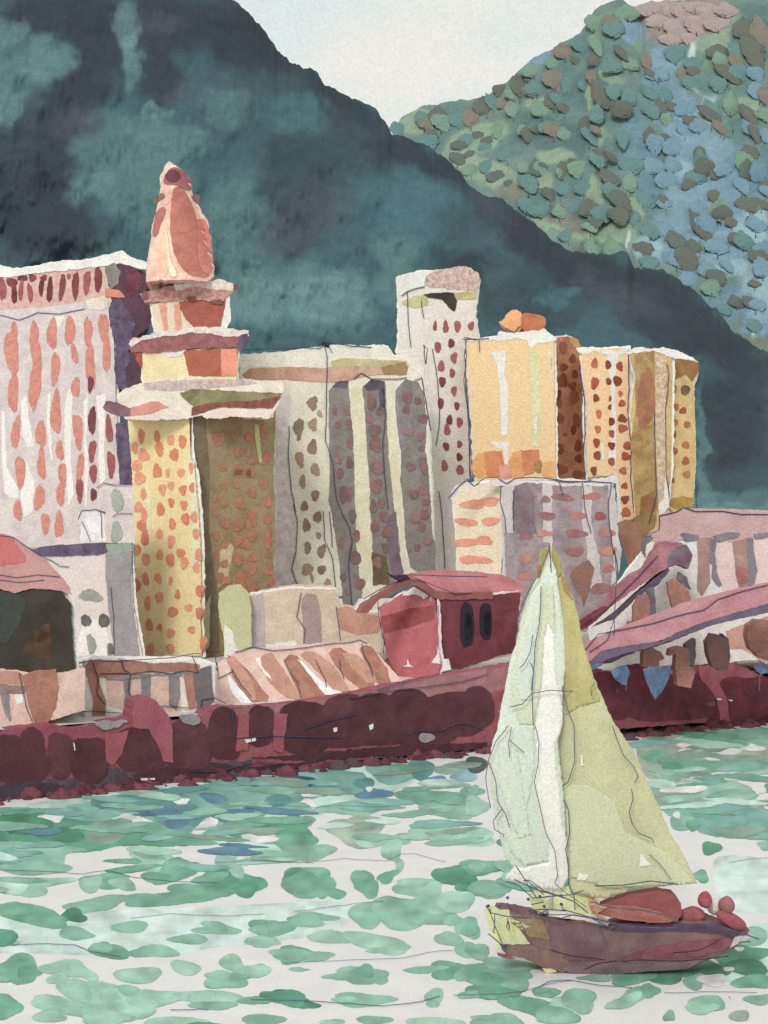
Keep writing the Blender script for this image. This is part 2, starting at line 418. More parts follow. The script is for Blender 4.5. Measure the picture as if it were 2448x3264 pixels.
HILLM = wash((80, 116, 118), 420, big=70, attr=True, amp=.2, name='wooded_hillside', bump=.4)
h1 = hill('hill', near_ridge, 1960, 300, 560, -600, 3050, 1300, 200, lambda x, y: blend(x, y, (66, 94, 101), near_b, 14, .95, .98), HILLM, 10, 13)
tag(h1, kind='structure')
PAL2 = dict(g=(136, 162, 132, .16, .9), G=(112, 142, 120, .2, .8), t=(90, 128, 126, .18, .8), T=(78, 114, 114, .2, .75), b=(118, 154, 176, .22, .85), B=(100, 138, 160, .25, .75), w=(190, 208, 208, .4, .8), c=(140, 176, 188, .3, .8), n=(118, 118, 104, .25, .8), p=(148, 134, 126, .2, .95))
far_b = blobs("""L t,250,520,90,70 g,90,540,100,60 g,400,600,170,60,-10 g,350,720,130,50,30 t,200,600,60,80 g,480,790,150,60,30 t,540,640,80,50 T,620,560,120,80 t,660,330,110,90 b,620,290,50,50 b,680,250,50,30
 t,820,320,130,120 T,900,420,120,90 t,960,140,110,110 G,930,90,70,80 b,1050,60,50,60 b,1080,140,60,60 g,980,340,60,25,25 g,870,450,20,90,-10 g,650,450,60,25 G,480,450,60,60 t,760,480,70,60 g,950,600,50,60
 T,760,620,150,80 g,720,680,90,30 t,820,770,90,70 g,660,800,50,60 t,620,900,90,60 g,760,980,140,50,30 g,900,850,30,90 g,1060,930,50,70,30 g,700,1010,100,30,35 T,870,950,80,70 t,960,1080,80,30 g,1000,1030,90,40
 t,1000,560,70,200 B,1060,620,60,150 b,1210,260,70,90 b,1260,520,90,120,10 B,1180,420,90,120 t,1150,820,70,150 B,1120,780,60,120 b,1330,640,110,160 b,1290,830,90,140 c,1310,740,50,40 w,1340,370,60,20,50 w,1500,470,30,30 c,1400,450,40,60 w,1330,220,20,60
 G,1430,330,110,110 t,1420,370,90,60 g,1440,180,110,50 g,1520,130,60,60 T,1600,150,100,130 t,1590,450,90,90 g,1560,480,60,40 g,1400,520,50,40 t,1600,640,100,120 t,1500,560,60,60
 b,1440,800,120,200 B,1560,800,100,150 b,1500,1050,170,140 c,1600,1000,70,90 b,1250,1050,120,110 c,1130,1080,60,50 c,1500,1180,90,40 c,1620,1280,90,140 b,1620,1430,80,60 B,1480,1330,110,70 w,1140,1165,40,10 w,1045,1050,8,40 w,1590,1480,10,30 n,530,840,70,40 n,760,960,120,40,30 n,850,1095,70,20 n,1600,1530,60,30
 p,1180,60,90,60 p,1280,60,110,70 p,1400,50,110,60 p,1230,140,110,60 p,1330,120,90,60""", PAL2)
far_ridge = pts("L -500,760 -100,660 0,600 40,520 130,470 250,450 330,440 420,420 500,370 560,310 620,260 700,220 740,190 830,150 870,90 900,40 960,8 1010,-5 1060,30 1100,60 1120,20 1150,5 1180,10 1210,14 1240,2 1300,-5 1350,-25 1450,-60 1659,-110 N 2900,-150 3300,-100")
HILLF = wash((100, 132, 126), 950, big=60, attr=True, amp=.17, name='green_hillside', bump=.35)
FD0, FD1, FYB = 640.0, 1050.0, 1760.0
h2 = hill('hill', far_ridge, FYB, FD0, FD1, 800, 3300, 700, 260, lambda x, y: blend(x, y, (104, 134, 126), far_b, 8, .98, .76), HILLF, 12, 7, 700)
tag(h2, kind='structure')
_fx = np.array([p[0] for p in far_ridge]); _fy = np.array([p[1] for p in far_ridge])
def far_depth(px, py):
    top = float(np.interp(px, _fx, _fy)); t = max(0, min(1, (FYB - py) / (FYB - top)))
    return FD0 + (FD1 - FD0) * t ** 1.15 + float(fbm(px / 150 + 4, py / 150, 5)) * 12 * 2.4 * math.sin(math.pi * min(1, t * 1.02)) ** .6

# ------------------------------------------------------------------ BUILDINGS
def bldg(name, px, d, label, cat='building', group=None):
    return thing(name, base_of(px, d), label, cat, group)

# --- tall pink office block at the far left
fc = Face(-300, 205, 480, 196)
T = bldg('office_block', 150, 198, 'tall pale lilac block with long coral window streaks and striped top storey')
body('wall', fc, "A -700,800 -100,760 350,720 690,700 740,960 765,1560 B 775,300 790,600 790,1130 250,1130 -700,1130", LILAC, T, 16)
piece('parapet', "A -700,740 0,715 150,742 350,692 560,680 700,650 810,620 860,655 940,690 985,702 1010,760 900,735 800,705 700,722 350,760 0,800 -700,815", fc, WHITE, T, 5, 3, 4)
sfc = Face(335, 197, 500, 203)
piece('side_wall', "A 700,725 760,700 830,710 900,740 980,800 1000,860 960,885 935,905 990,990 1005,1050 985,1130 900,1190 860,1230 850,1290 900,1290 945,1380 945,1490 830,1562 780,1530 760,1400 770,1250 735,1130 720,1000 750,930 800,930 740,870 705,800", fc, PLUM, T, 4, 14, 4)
piece('side_panel', "A 740,960 800,935 840,1010 900,1100 860,1230 850,1290 870,1330 830,1420 840,1555 780,1530 760,1400 770,1250 735,1130 722,1010", fc, PURP, T, 5, .3, 4)
piece('side_panel', "A 700,725 760,702 800,760 780,840 740,870 705,800", fc, GREYB, T, 5, .3, 3)
piece('side_panel', "A 840,760 900,750 960,810 940,860 860,930 830,860", fc, wash((116, 66, 78), 195), T, 5, .3, 4)
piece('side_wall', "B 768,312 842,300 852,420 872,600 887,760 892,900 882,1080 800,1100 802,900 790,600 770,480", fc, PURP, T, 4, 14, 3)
piece('side_panel', "B 795,740 887,760 892,900 882,1080 800,1100 802,900", fc, wash((98, 98, 104), 195), T, 5, .3, 3)
piece('frieze', "A -700,810 0,795 350,748 690,705 705,918 350,985 0,1010 -700,1040", fc, wash((196, 150, 144), 195, (206, 176, 166), big=25), T, 1, .3, 3)
DARKCOL = [wash((134, 78, 78), 195), wash((118, 66, 68), 195), MROSE]
windows("A -160,900,45,180 -100,900,45,180 -40,890,45,190 15,870,55,170 95,900,42,150 80,830,80,60 140,880,34,150 150,800,70,50 200,900,38,140 215,800,50,60 275,860,36,130 290,800,50,40 330,880,44,170 412,860,46,180 500,850,50,190 575,830,50,170 650,810,55,180 455,790,30,40", fc, DARKCOL, T, 2, 'column')
piece('cornice', "A 560,950 700,915 720,960 700,1010 590,1010", fc, wash((216, 204, 192), 195), T, 2, .3, 4)
piece('panel', "A 700,870 790,880 830,930 700,925", fc, wash((212, 140, 112), 195), T, 6, .3, 3)
windows("A 95,1140,45,110 78,1290,100,310 225,1170,60,180 240,1310,75,280,-8 232,1500,75,300 345,1170,72,210 365,1400,60,240 462,1150,72,200 492,1300,42,150,-10 582,1150,60,190 598,1380,66,320 685,1130,70,210 705,1300,55,260 85,1560,70,200", fc, CORAL, T, 2)
windows("B 90,110,74,250 222,110,66,230 370,240,76,290 500,70,64,130 105,370,62,215 270,380,72,180 395,490,55,130 515,360,64,250 135,630,72,220 275,580,60,210 415,650,55,180 530,600,48,200 260,800,68,180 400,780,58,170 118,885,56,150 300,970,60,145 390,980,62,180 -60,300,70,260 -70,600,60,240", fc, CORAL, T, 2)
windows("B 600,50,40,120 610,290,52,200 722,350,48,190 610,490,50,150 735,580,52,190 617,640,55,120 527,750,48,170 620,780,46,85", fc, [MAROON, MROSE], T, 3)
for s in ("A 40,1000 50,1110 B 20,-60", "A 150,1110 165,1300 130,1500", "A 410,1060 400,1300 440,1550", "A 545,1060 545,1300 560,1560"):
    pass
wp = wash((226, 224, 218), 195, (216, 212, 208))
for s in ("B 12,230 30,230 45,600 120,740 125,800 60,800 30,760 10,500", "B 150,720 175,560 230,700 215,900 160,930 135,780", "B 140,170 175,120 190,260 225,460 185,470 150,400", "B 320,120 335,110 330,300 345,420 345,560 325,500 310,300", "B 430,170 470,40 480,180 470,560 490,780 450,860 440,640 425,420", "B 555,170 585,100 575,420 590,620 570,860 560,860 560,520", "A 360,1055 430,1050 385,1150", "B 640,130 700,110 690,500 700,680 660,720 650,560 655,420"):
    piece('wall_panel', s, fc, wp, T, 1, .3, 3)
wire('cable', "A -100,1020 0,1045 130,1080 250,1030 400,1040 560,1005", fc, T, 2.5, .5)

# --- low grey block in front of it
fc = Face(150, 176, 460, 172)
T = bldg('grey_block', 290, 175, 'small pale block with grey-green windows and a purple roof edge, left of the yellow tower')
body('wall', fc, "B 215,1150 460,1130 700,1110 860,1120 C 880,250 940,610 500,640 480,300 300,30", wash((208, 196, 194), 175, (200, 188, 182)), T, 9)
piece('roof_edge', "B 215,1142 300,1122 500,1105 700,1102 712,1160 640,1182 280,1190", fc, PURP, T, 4, 1.0, 3)
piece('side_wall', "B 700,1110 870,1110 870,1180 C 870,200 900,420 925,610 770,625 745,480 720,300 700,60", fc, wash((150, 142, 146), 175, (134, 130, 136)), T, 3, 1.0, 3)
piece('side_panel', "B 705,1110 870,1100 880,1150 720,1185", fc, wash((146, 160, 148), 175), T, 4, .3, 3)
piece('wall_panel', "C 500,600 560,330 700,400 750,620 640,600", fc, wash((222, 218, 212), 175), T, 1, .3, 4)
windows("C 600,205,155,85 605,525,65,135 730,560,52,95", fc, wash((150, 152, 144), 175), T, 2)
windows("C 570,370,70,85 688,370,72,100 735,560,40,80", fc, wash((104, 104, 100), 175), T, 3)
piece('rooftop_hut', "B 540,900 690,880 700,1090 530,1100", fc, wash((222, 218, 218), 175, (200, 192, 200)), T, 0, 3, 4)
piece('annexe', "B 640,730 720,710 880,720 890,1100 700,1100 690,900 640,840", fc, wash((206, 194, 192), 178), T, -2, 3, 3)
windows("B 775,820,80,170 770,1030,80,140", fc, wash((158, 168, 152), 178), T, 1)
wire('drainpipe', "B 640,735 690,705 760,718 870,715", fc, T, 3, .8)
wire('drainpipe', "B 520,945 545,890 640,880 700,900", fc, T, 3.5, .8)
wire('drainpipe', "B 545,960 590,1060 600,1090", fc, T, 2.5, .8)
wire('drainpipe', "B 670,890 680,1070", fc, T, 2.5, .8)
wire('drainpipe', "B 745,930 780,905 880,905", fc, T, 2.5, .8)
wire('drainpipe', "C 735,150 755,350 760,610", fc, T, 2.5, .8)
wire('roof_wire', "B 280,1190 350,1220 400,1255 460,1258", fc, T, 2.5, .8)

# --- the yellow stepped tower
fl = Face(400, 186, 620, 180); fr = Face(600, 180.5, 890, 187)
T = bldg('stepped_tower', 640, 184, 'yellow tower, right side browned as shade, with three ledges and a domed red spire')
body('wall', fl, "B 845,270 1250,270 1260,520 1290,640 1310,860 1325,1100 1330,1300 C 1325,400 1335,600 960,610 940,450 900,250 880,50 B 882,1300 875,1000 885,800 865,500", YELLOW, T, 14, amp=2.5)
body('wall', fr, "N 604,1290 880,1285 872,1500 880,1700 868,1860 800,1895 740,1865 727,2088 668,2092 640,2040 632,1800 625,1500", BROWN_SHADE, T, 14, amp=3)
piece('corner_pier', "N 600,1318 652,1300 668,1500 664,1680 690,1880 700,2080 660,2080 645,1900 634,1690 625,1500 608,1420", fr, DBROWN, T, 2, .6)
piece('corner_pier', "C 1320,330 1390,200 1380,540 1340,600 1310,560", fr, OLIVE, T, 3, .4)
piece('wall_panel', "B 1240,540 1285,560 1300,850 1310,1200 1290,1290 1270,1280 1270,1000 1240,700", fl, wash((222, 216, 186), 182), T, 1, .3)
piece('wall_panel', "B 960,620 1000,800 990,1250 1010,1400 960,1430 940,1200 950,900", fl, wash((226, 218, 178), 182), T, 1, .3)
piece('wall_panel', "B 1500,1090 1545,1120 1500,1350 1440,1400 1455,1150", fr, wash((198, 176, 142), 184), T, 2, .4, 3)
piece('wall_panel', "D 130,940 150,940 165,1060 175,1180 160,1200 130,1050", fr, wash((196, 194, 130), 184), T, 3, .4, 2)
windows("""B 935,395,42,110,3 890,470,50,80 950,520,70,100,-25 1040,400,42,90 1055,480,60,95 1130,420,55,70 1207,430,58,88 1153,517,65,85 905,590,70,80 925,672,78,95 1040,625,56,105 1110,635,30,60 1198,637,52,62 1265,605,35,80
 950,778,46,80 1075,748,54,80 1130,722,46,65 1210,750,55,68 1270,735,40,65 915,865,60,80 955,920,45,100 1063,880,58,88 1133,833,42,65 1217,850,50,68 940,985,65,90 1140,975,50,82 1228,942,62,80 1285,930,50,75 960,1065,60,110 1055,1042,45,70 1133,1090,55,88
 900,1145,70,80 965,1210,58,90 1057,1180,48,72 1128,1212,60,92 1195,1165,58,65 1220,1230,60,85 1298,1040,46,80 1312,1180,44,90 1300,1265,46,80 965,1340,50,92 1045,1335,48,76 1130,1350,28,60 905,1380,60,85
 C 977,255,48,98 1055,215,55,82 1175,197,38,66 1143,312,70,72 1248,285,55,50 1320,318,58,78 988,400,52,90 1056,415,34,52 1130,452,56,68 1268,430,56,50 997,560,60,88 1127,555,62,68 1322,170,60,80 1345,515,56,90""", fl, [CORAL2, wash((212, 134, 106), 182)], T, 2, jag=.07)
REDT = wash((168, 122, 96), 184, (156, 108, 84), big=30)
windows("""B 1440,410,90,100 1545,385,50,60 1640,395,50,70 1575,500,60,70 1640,500,40,60 1470,600,50,60 1570,620,70,80 1640,640,40,60 1480,720,60,60 1560,710,60,60 1420,800,30,60 1475,830,60,70 1580,835,60,65 1420,885,50,80 1490,965,70,75 1575,990,70,70 1425,1050,50,70 1485,1110,60,60 1570,1090,60,70 1640,980,40,70 1630,1110,50,70 1430,1180,40,60 1570,1215,70,70 1450,1330,60,80
 1480,1240,60,60 1590,1375,70,90 1640,1300,40,70 E 40,260,60,80 40,20,60,60""", fr, REDT, T, 3, jag=.05)
windows("""D 190,985,60,90 190,1160,65,90 100,1030,50,70 110,1180,60,50 20,1260,60,60 100,1260,60,70 185,1330,65,75 110,1385,55,90 20,1455,60,60 215,1450,46,80 110,1555,60,70 30,1600,60,60 215,1570,46,60 E 105,90,60,60 215,110,50,70 20,150,60,70 110,140,60,60 110,220,70,80 215,200,50,80 20,250,60,60 215,270,50,80 215,350,46,50 110,370,60,60 20,370,60,60 225,450,50,90 110,450,60,60 240,530,50,60 35,540,70,80 110,570,70,80 320,640,46,100""", fr, [REDT, wash((184, 120, 96), 184)], T, 3, jag=.05)
windows("C 1503,238,60,95 1505,345,60,90 1590,95,60,90 1500,100,60,60", fr, wash((192, 128, 98), 182), T, 4, jag=.03)
ff = Face(400, 180, 900, 180)
# main cornice
piece('cornice', "N 372,1262 400,1238 470,1215 600,1200 760,1212 905,1214 905,1240 900,1262 880,1300 870,1330 780,1328 690,1312 600,1336 480,1340 400,1336 392,1318", ff, wash((222, 212, 198), 180, (206, 194, 180)), T, 6, 9, 5)
piece('cornice_moulding', "B 850,215 1000,168 1060,170 1115,205 960,255 860,262", ff, wash((208, 144, 128), 180), T, 8, .3, 3)
piece('cornice_moulding', "B 682,200 700,165 770,168 870,215 860,262 780,262 700,232", ff, wash((138, 104, 112), 180), T, 8, .8, 4)
piece('cornice_moulding', "A 950,1500 1100,1480 1300,1470 1659,1470 1700,1500 1400,1530 1150,1545 960,1540", ff, wash((176, 150, 148), 180, (200, 186, 180), big=12), T, 8, .6, 5)
piece('cornice_moulding', "B 1190,110 1290,85 1659,100 N 900,1255 880,1272 790,1285 620,1296 590,1275", ff, OLIVED, T, 8, .5, 4)
piece('cornice_moulding', "B 1270,205 1420,170 1700,160 N 895,1262 870,1302 700,1300 640,1318 612,1325", ff, wash((142, 86, 72), 180, (110, 66, 58), big=14), T, 9, .5, 3)
piece('cornice_moulding', "N 640,1322 700,1306 800,1308 870,1318 860,1334 760,1330 660,1336", ff, wash((222, 206, 196), 180), T, 10, .5, 5)
# second stage
body('upper_wall', ff, "A 940,1285 1225,1275 1460,1265 1570,1265 1560,1500 1240,1500 945,1500", wash((226, 212, 166), 180), T, 9)
piece('upper_panel', "A 1212,1282 1460,1268 1466,1450 1250,1455", ff, wash((174, 98, 76), 180, (160, 88, 66)), T, 2, .4, 2)
piece('upper_panel', "A 1460,1268 1568,1268 1562,1452 1464,1452", ff, wash((226, 146, 122), 180), T, 2, .4, 3)
piece('upper_panel', "A 1080,1270 1230,1265 1200,1310 1120,1330 1080,1300", ff, wash((214, 206, 206), 180), T, 2, .4, 3)
piece('upper_panel', "A 890,1270 940,1290 940,1400 900,1340", ff, wash((170, 90, 78), 180), T, 2, .4, 3)
piece('ledge', "A 850,1250 870,1212 1000,1178 1150,1155 1300,1130 1500,1140 1640,1165 1648,1215 1590,1262 1240,1272 1000,1300 870,1285", ff, wash((158, 100, 100), 180, (134, 84, 88), big=18), T, 7, 8, 5)
piece('ledge_trim', "A 852,1240 880,1205 1010,1168 1180,1142 1300,1118 1450,1128 1640,1150 1650,1190 1450,1185 1300,1160 1100,1185 940,1215 870,1262", ff, wash((222, 212, 206), 180, (196, 178, 174), big=14), T, 9, .5, 6)
piece('ledge_trim', "A 1590,1180 1640,1165 1640,1230 1595,1290 1570,1262", ff, PURP, T, 10, .5, 4)
# third stage
body('upper_wall', ff, "A 1000,975 1200,930 1500,900 1490,1000 1450,1160 1120,1180 1025,1170", wash((222, 206, 182), 180), T, 7)
piece('upper_panel', "A 1180,965 1300,935 1490,945 1475,1050 1450,1142 1290,1135 1225,1075", ff, wash((170, 92, 74), 180, (150, 82, 68), big=30), T, 2, .4, 4)
for s in ("A 1048,980 1095,970 1110,1150 1080,1140", "A 1150,980 1190,970 1200,1150 1290,1140 1280,1165 1160,1165"): piece('upper_panel', s, ff, wash((224, 154, 132), 180), T, 3, .3, 3)
piece('upper_panel', "A 1495,900 1520,905 1525,1080 1500,1140 1460,1150 1480,1040", ff, WHITE, T, 1, .4, 3)
piece('ledge', "A 925,905 1000,892 1150,852 1400,825 1570,850 1545,895 1470,962 1250,945 1050,962 960,970", ff, wash((166, 108, 104), 180, (186, 150, 142), big=14), T, 7, 6, 5)
piece('ledge_trim', "A 1150,850 1300,822 1420,812 1500,822 1570,852 1540,885 1430,880 1300,862 1170,880", ff, wash((218, 206, 196), 180, (196, 176, 170), big=12), T, 8, .5, 6)
windows("A 1560,862,36,50 1270,940,60,40 1440,960,80,36 960,920,50,60", ff, [wash((132, 90, 88), 180), wash((216, 180, 160), 180)], T, 9, 'corbel', .2)
# spire: rounded front
def spire_bulge(px, py):
    t = (py - 540) / 370.0; hw = 30 + 75 * max(0, min(1, t)); u = (px - (558 + 18 * t)) / (hw * 1.15)
    return 4.2 * math.sqrt(max(0, 1 - u * u)) * (.45 + .55 * max(0, min(1, t)))
fs = Face(400, 181.4, 620, 181.4, bulge=spire_bulge)
piece('spire', "A 985,845 982,700 1000,560 1003,450 1035,370 1058,300 1058,120 1090,75 1130,55 1190,92 1250,130 1272,180 1272,240 1305,300 1345,385 1372,425 1400,600 1422,800 1390,850", fs, wash((214, 166, 152), 182, (222, 196, 178)), T, 0, 7, 4, grid=7, shade_smooth=False)
def sp(nm, s, m, l=1, a=3): piece(nm, s, fs, m, T, l * .6, .5, a, grid=8, smooth=2)
sp('spire_panel', "A 1158,255 1175,225 1215,222 1262,290 1312,400 1335,600 1400,780 1392,825 1280,822 1205,745 1160,620 1145,450", wash((184, 116, 98), 182, (166, 98, 88), big=40), 1)
sp('spire_panel', "A 1312,395 1368,420 1395,560 1418,745 1395,805 1335,760 1320,560", wash((204, 128, 116), 182), 2)
sp('spire_panel', "A 1010,455 1040,370 1120,352 1110,420 1085,470 1060,545 1025,550", wash((174, 108, 106), 182), 2)
sp('spire_panel', "A 1050,560 1080,470 1130,440 1135,600 1150,700 1130,840 1060,800 1040,650", wash((222, 170, 146), 182, (224, 196, 164)), 1)
sp('spire_panel', "A 1065,275 1150,225 1165,300 1120,350 1065,330", wash((214, 168, 150), 182), 1)
sp('spire_panel', "A 1125,560 1140,560 1145,700 1200,800 1200,830 1150,830", wash((228, 220, 188), 182), 2, 1)
sp('finial', "A 1088,190 1108,125 1160,92 1230,105 1262,150 1270,215 1250,250 1200,215 1130,205", wash((168, 100, 104), 182, (150, 88, 96)), 3)
sp('finial', "A 1105,150 1140,105 1200,120 1210,165 1170,198 1120,185", wash((118, 70, 80), 182), 5)
sp('ledge', "A 1005,300 1020,262 1100,262 1105,300 1030,312", wash((132, 106, 104), 182), 3)
sp('ledge', "A 1262,260 1320,245 1325,280 1300,320", wash((140, 106, 104), 182), 2)
wire('roof_wire', "A 860,730 950,750 1050,740 1100,750", ff, T, 2.5, 1.5)

# --- broad cream block with dark bands
fc = Face(760, 196, 1400, 203)
T = bldg('banded_block', 1070, 200, 'broad cream block with three dark grey vertical bands dotted with red windows')
body('wall', fc, "N 765,1135 900,1125 1035,1107 1052,1103 1165,1107 1195,1103 1235,1107 1256,1136 1276,1136 1350,1175 1365,1300 1380,1600 1388,1830 1150,1900 900,1900 860,1895 864,1325 905,1320 905,1215 765,1215", CREAM, T, 15, amp=2.6)
piece('parapet', "D 20,480 300,462 590,432 622,418 900,430 960,412 1012,432 1050,490 1090,492 1240,560 1250,640 1120,530 700,500 640,520 600,565 360,560 20,565", fc, wash((224, 220, 206), 198), T, 1, .5, 3)
piece('frieze', "D 45,610 95,570 350,558 600,570 650,550 1000,560 1110,530 1142,552 1130,610 900,612 780,640 640,662 300,640 90,658", fc, wash((200, 162, 140), 198, (178, 132, 112), big=60), T, 3, .5, 3)
piece('frieze', "D 640,520 700,500 1130,518 1135,548 1000,560 640,556", fc, OLIVE, T, 4, .5, 3)
piece('frieze', "D 960,560 1120,530 1142,560 1130,612 980,608", fc, wash((160, 134, 92), 198), T, 5, .4, 3)
piece('pilaster', "D 240,770 340,690 370,760 350,1000 370,1300 400,1659 E 420,560 360,580 180,560 250,300 260,0 D 250,1500 225,1000", fc, wash((222, 214, 210), 198, (200, 186, 186), big=26), T, 1, .5, 3)
windows("D 510,798,78,88,30 558,870,30,55,-30 418,955,78,110 420,1020,30,60 513,940,60,88 510,1090,62,110 425,1165,58,105 440,1210,25,50 528,1238,60,95 445,1317,46,90 528,1408,54,80 458,1480,48,78 470,1605,50,92 543,1550,56,76 E 470,155,50,92 545,100,52,76 550,222,38,50 478,302,50,84 570,325,56,100,8 475,445,80,84 505,500,24,70,-15 570,448,58,66 612,550,62,84", fc, [wash((170, 146, 124), 198), wash((150, 128, 110), 198)], T, 2, jag=.09, low=.2)
bands = ["D 618,720 680,648 745,645 757,800 778,1000 788,1300 795,1659 E 800,300 822,500 842,600 770,702 715,692 688,400 640,100 615,0 D 625,1300 618,1000",
         "D 838,690 900,640 992,660 1002,900 1012,1150 1040,1350 1062,1659 E 1092,380 1112,470 1040,545 912,552 902,200 890,0 D 888,1300 866,1100 850,850",
         "D 1055,720 1130,640 1200,655 1242,720 1268,900 1257,1100 1282,1300 1302,1659 E 1322,300 1327,460 1250,492 1160,432 1130,300 1110,0 D 1090,1300 1098,1150 1070,950"]
for b in bands: piece('cladding_band', b, fc, GREYB, T, 1, .5, 3)
piece('cladding_band', "D 640,690 700,640 745,650 740,700", fc, PURP, T, 2, .4, 3)
piece('cladding_band', "D 850,690 900,640 985,655 990,830 960,830 950,700 880,720", fc, wash((98, 88, 106), 200), T, 2, .4, 3)
piece('cladding_band', "D 1062,720 1080,800 1090,980 1120,1060 1100,1080 1070,950", fc, wash((150, 140, 156), 200), T, 2, .4, 3)
piece('cladding_band', "E 1000,100 1062,60 1092,380 1112,470 1040,500 1000,300", fc, wash((128, 108, 122), 200), T, 2, .4, 3)
piece('cladding_band', "E 900,330 1000,360 1020,540 912,552", fc, wash((116, 100, 78), 200), T, 2, .4, 3)
for s in ("D 755,700 820,680 850,780 870,1100 885,1400 870,1600 E 890,200 900,400 850,560 800,600 820,400 790,100 D 780,1000", "D 1000,800 1040,850 1060,1050 1090,1300 1095,1659 E 1130,380 1100,400 1060,100 D 1030,1300 1005,1000"):
    piece('wall_panel', s, fc, wash((206, 202, 168), 200, (220, 214, 190), big=40), T, 1, .3, 2)
windows("""D 658,850,36,56 742,850,36,60 680,940,40,50 752,940,42,70 757,1060,40,80 680,1170,40,65 755,1190,50,80 695,1260,45,72 715,1400,55,130 760,1400,32,100 775,1545,50,78
 E 775,95,52,92 800,225,52,80 700,270,42,80 795,370,70,100 712,500,42,62 820,540,76,80 745,590,40,50
 D 900,790,70,110 955,850,50,60 885,900,42,70 920,975,90,80 925,1070,80,110 940,1225,96,90 930,1345,86,90 910,1480,50,90 965,1460,50,60 990,1560,60,60 920,1600,60,60
 E 980,90,60,60 920,160,60,80 1000,200,70,80 940,400,60,80 990,300,50,60
 D 1140,760,60,90 1205,780,45,55 1130,840,50,60 1240,900,66,60 1150,990,70,50 1225,1015,50,60 1230,1095,40,40 1160,1220,60,60 1235,1180,50,60 1250,1230,50,90 1180,1400,70,60 1240,1370,60,80 1260,1450,60,50 1250,1540,60,60 1190,1565,50,60 1235,1620,50,60
 E 1250,70,45,50 1190,110,50,70 1230,165,45,60 1270,260,50,50 1200,300,45,50""", fc, [wash((150, 116, 112), 200), wash((140, 108, 106), 200), wash((132, 108, 106), 200)], T, 4, jag=.05)
for s in ("D 595,350 590,420 605,480 600,760 595,1050 640,1180 665,1430 720,1560 E 750,160 770,260 745,400 770,690", "D 355,950 350,1150 370,1380 400,1520 E 385,20 410,120 400,330 370,440 430,610 405,760 460,860", "D 975,700 990,900 970,1060 985,1300 1010,1500", "D 1240,420 1270,440 1260,540", "D 1180,650 1230,630 1260,800 1280,930 1290,980", "E 580,60 590,250 640,370 665,600 690,850", "E 620,60 640,300", "D 780,640 830,600 900,640 1000,640 1060,640 1130,630"):
    wire('drainpipe', s, fc, T, 3.2, 1.0)
wire('roof_wire', "D 20,450 250,440 560,435 600,400 760,420 900,430", fc, T, 3.2, .8)
wire('roof_aerial', "D 590,355 600,400 625,440 640,465", fc, T, 3, .8)
piece('roof_aerial_box', "D 565,408 585,392 635,402 612,432 585,420", fc, wash((46, 48, 60), 198), T, 5, .6, 1)

# --- slim white tower
fc = Face(1260, 214, 1540, 218)
T = bldg('slim_tower', 1400, 216, 'slim white tower with small plum windows and a rough mauve roof')
body('wall', fc, "N 1272,885 1330,868 1500,858 1528,890 1518,960 1515,1010 1528,1085 1482,1092 1482,1110 1490,1300 1505,1520 1470,1545 1450,1600 1462,1840 1385,1840 1375,1600 1362,1250 1345,1180 1280,1140 1268,1120 1275,1060", wash((218, 212, 204), 215, (208, 200, 194)), T, 12, amp=2.6)
piece('roof', "L 140,1245 150,1215 200,1188 330,1172 385,1205 392,1240 370,1285 250,1272 160,1262", fc, wash((176, 140, 134), 215, (206, 188, 180), big=14), T, 3, 5, 6)
piece('parapet', "L 28,1215 100,1200 150,1210 145,1262 90,1280 60,1300 35,1300", fc, WHITE, T, 2, 3, 3)
piece('roof_edge', "D 1095,130 1190,90 1270,85 1272,150 1190,168 1105,145", fc, OLIVE, T, 3, .4, 3)
piece('roof_edge', "D 1430,70 1600,60 1592,110 1460,115", fc, OLIVE, T, 3, .4, 3)
piece('roof_opening', "D 1240,80 1300,70 1440,68 1465,125 1447,190 1412,165 1372,112 1262,100", fc, wash((70, 66, 62), 215), T, 5, .4, 3)
windows("D 1320,290,26,72 1390,295,42,82 1468,290,44,88 1558,288,42,62 1338,428,48,76 1427,403,42,68 1445,498,46,76 1360,555,48,76 1433,600,38,65 1368,657,45,76 1445,718,40,70 1357,800,42,80 1464,817,36,60 1415,910,40,76 1400,975,48,76 1482,925,42,75 1393,1085,42,62 1482,1070,40,50 1480,1155,42,56 1383,1213,46,78,-8 1485,1240,50,76,-10", fc, [wash((158, 94, 96), 215), wash((132, 76, 84), 215), wash((170, 106, 108), 215)], T, 2, jag=.06)
for s in ("D 1135,60 1140,250 1160,430", "D 1225,120 1245,240", "D 1245,410 1255,540", "D 1300,440 1330,600 1350,850 1345,960 1325,1080", "D 1520,380 1515,500 1525,750 1550,1000 1545,1180 1555,1300", "D 1345,1380 1365,1540 E 1365,100 1385,440", "D 1605,190 1620,370"):
    wire('drainpipe', s, fc, T, 3, .6)
wire('roof_wire', "D 1100,90 1135,60 1180,45 1250,30", fc, T, 3.4, .8)

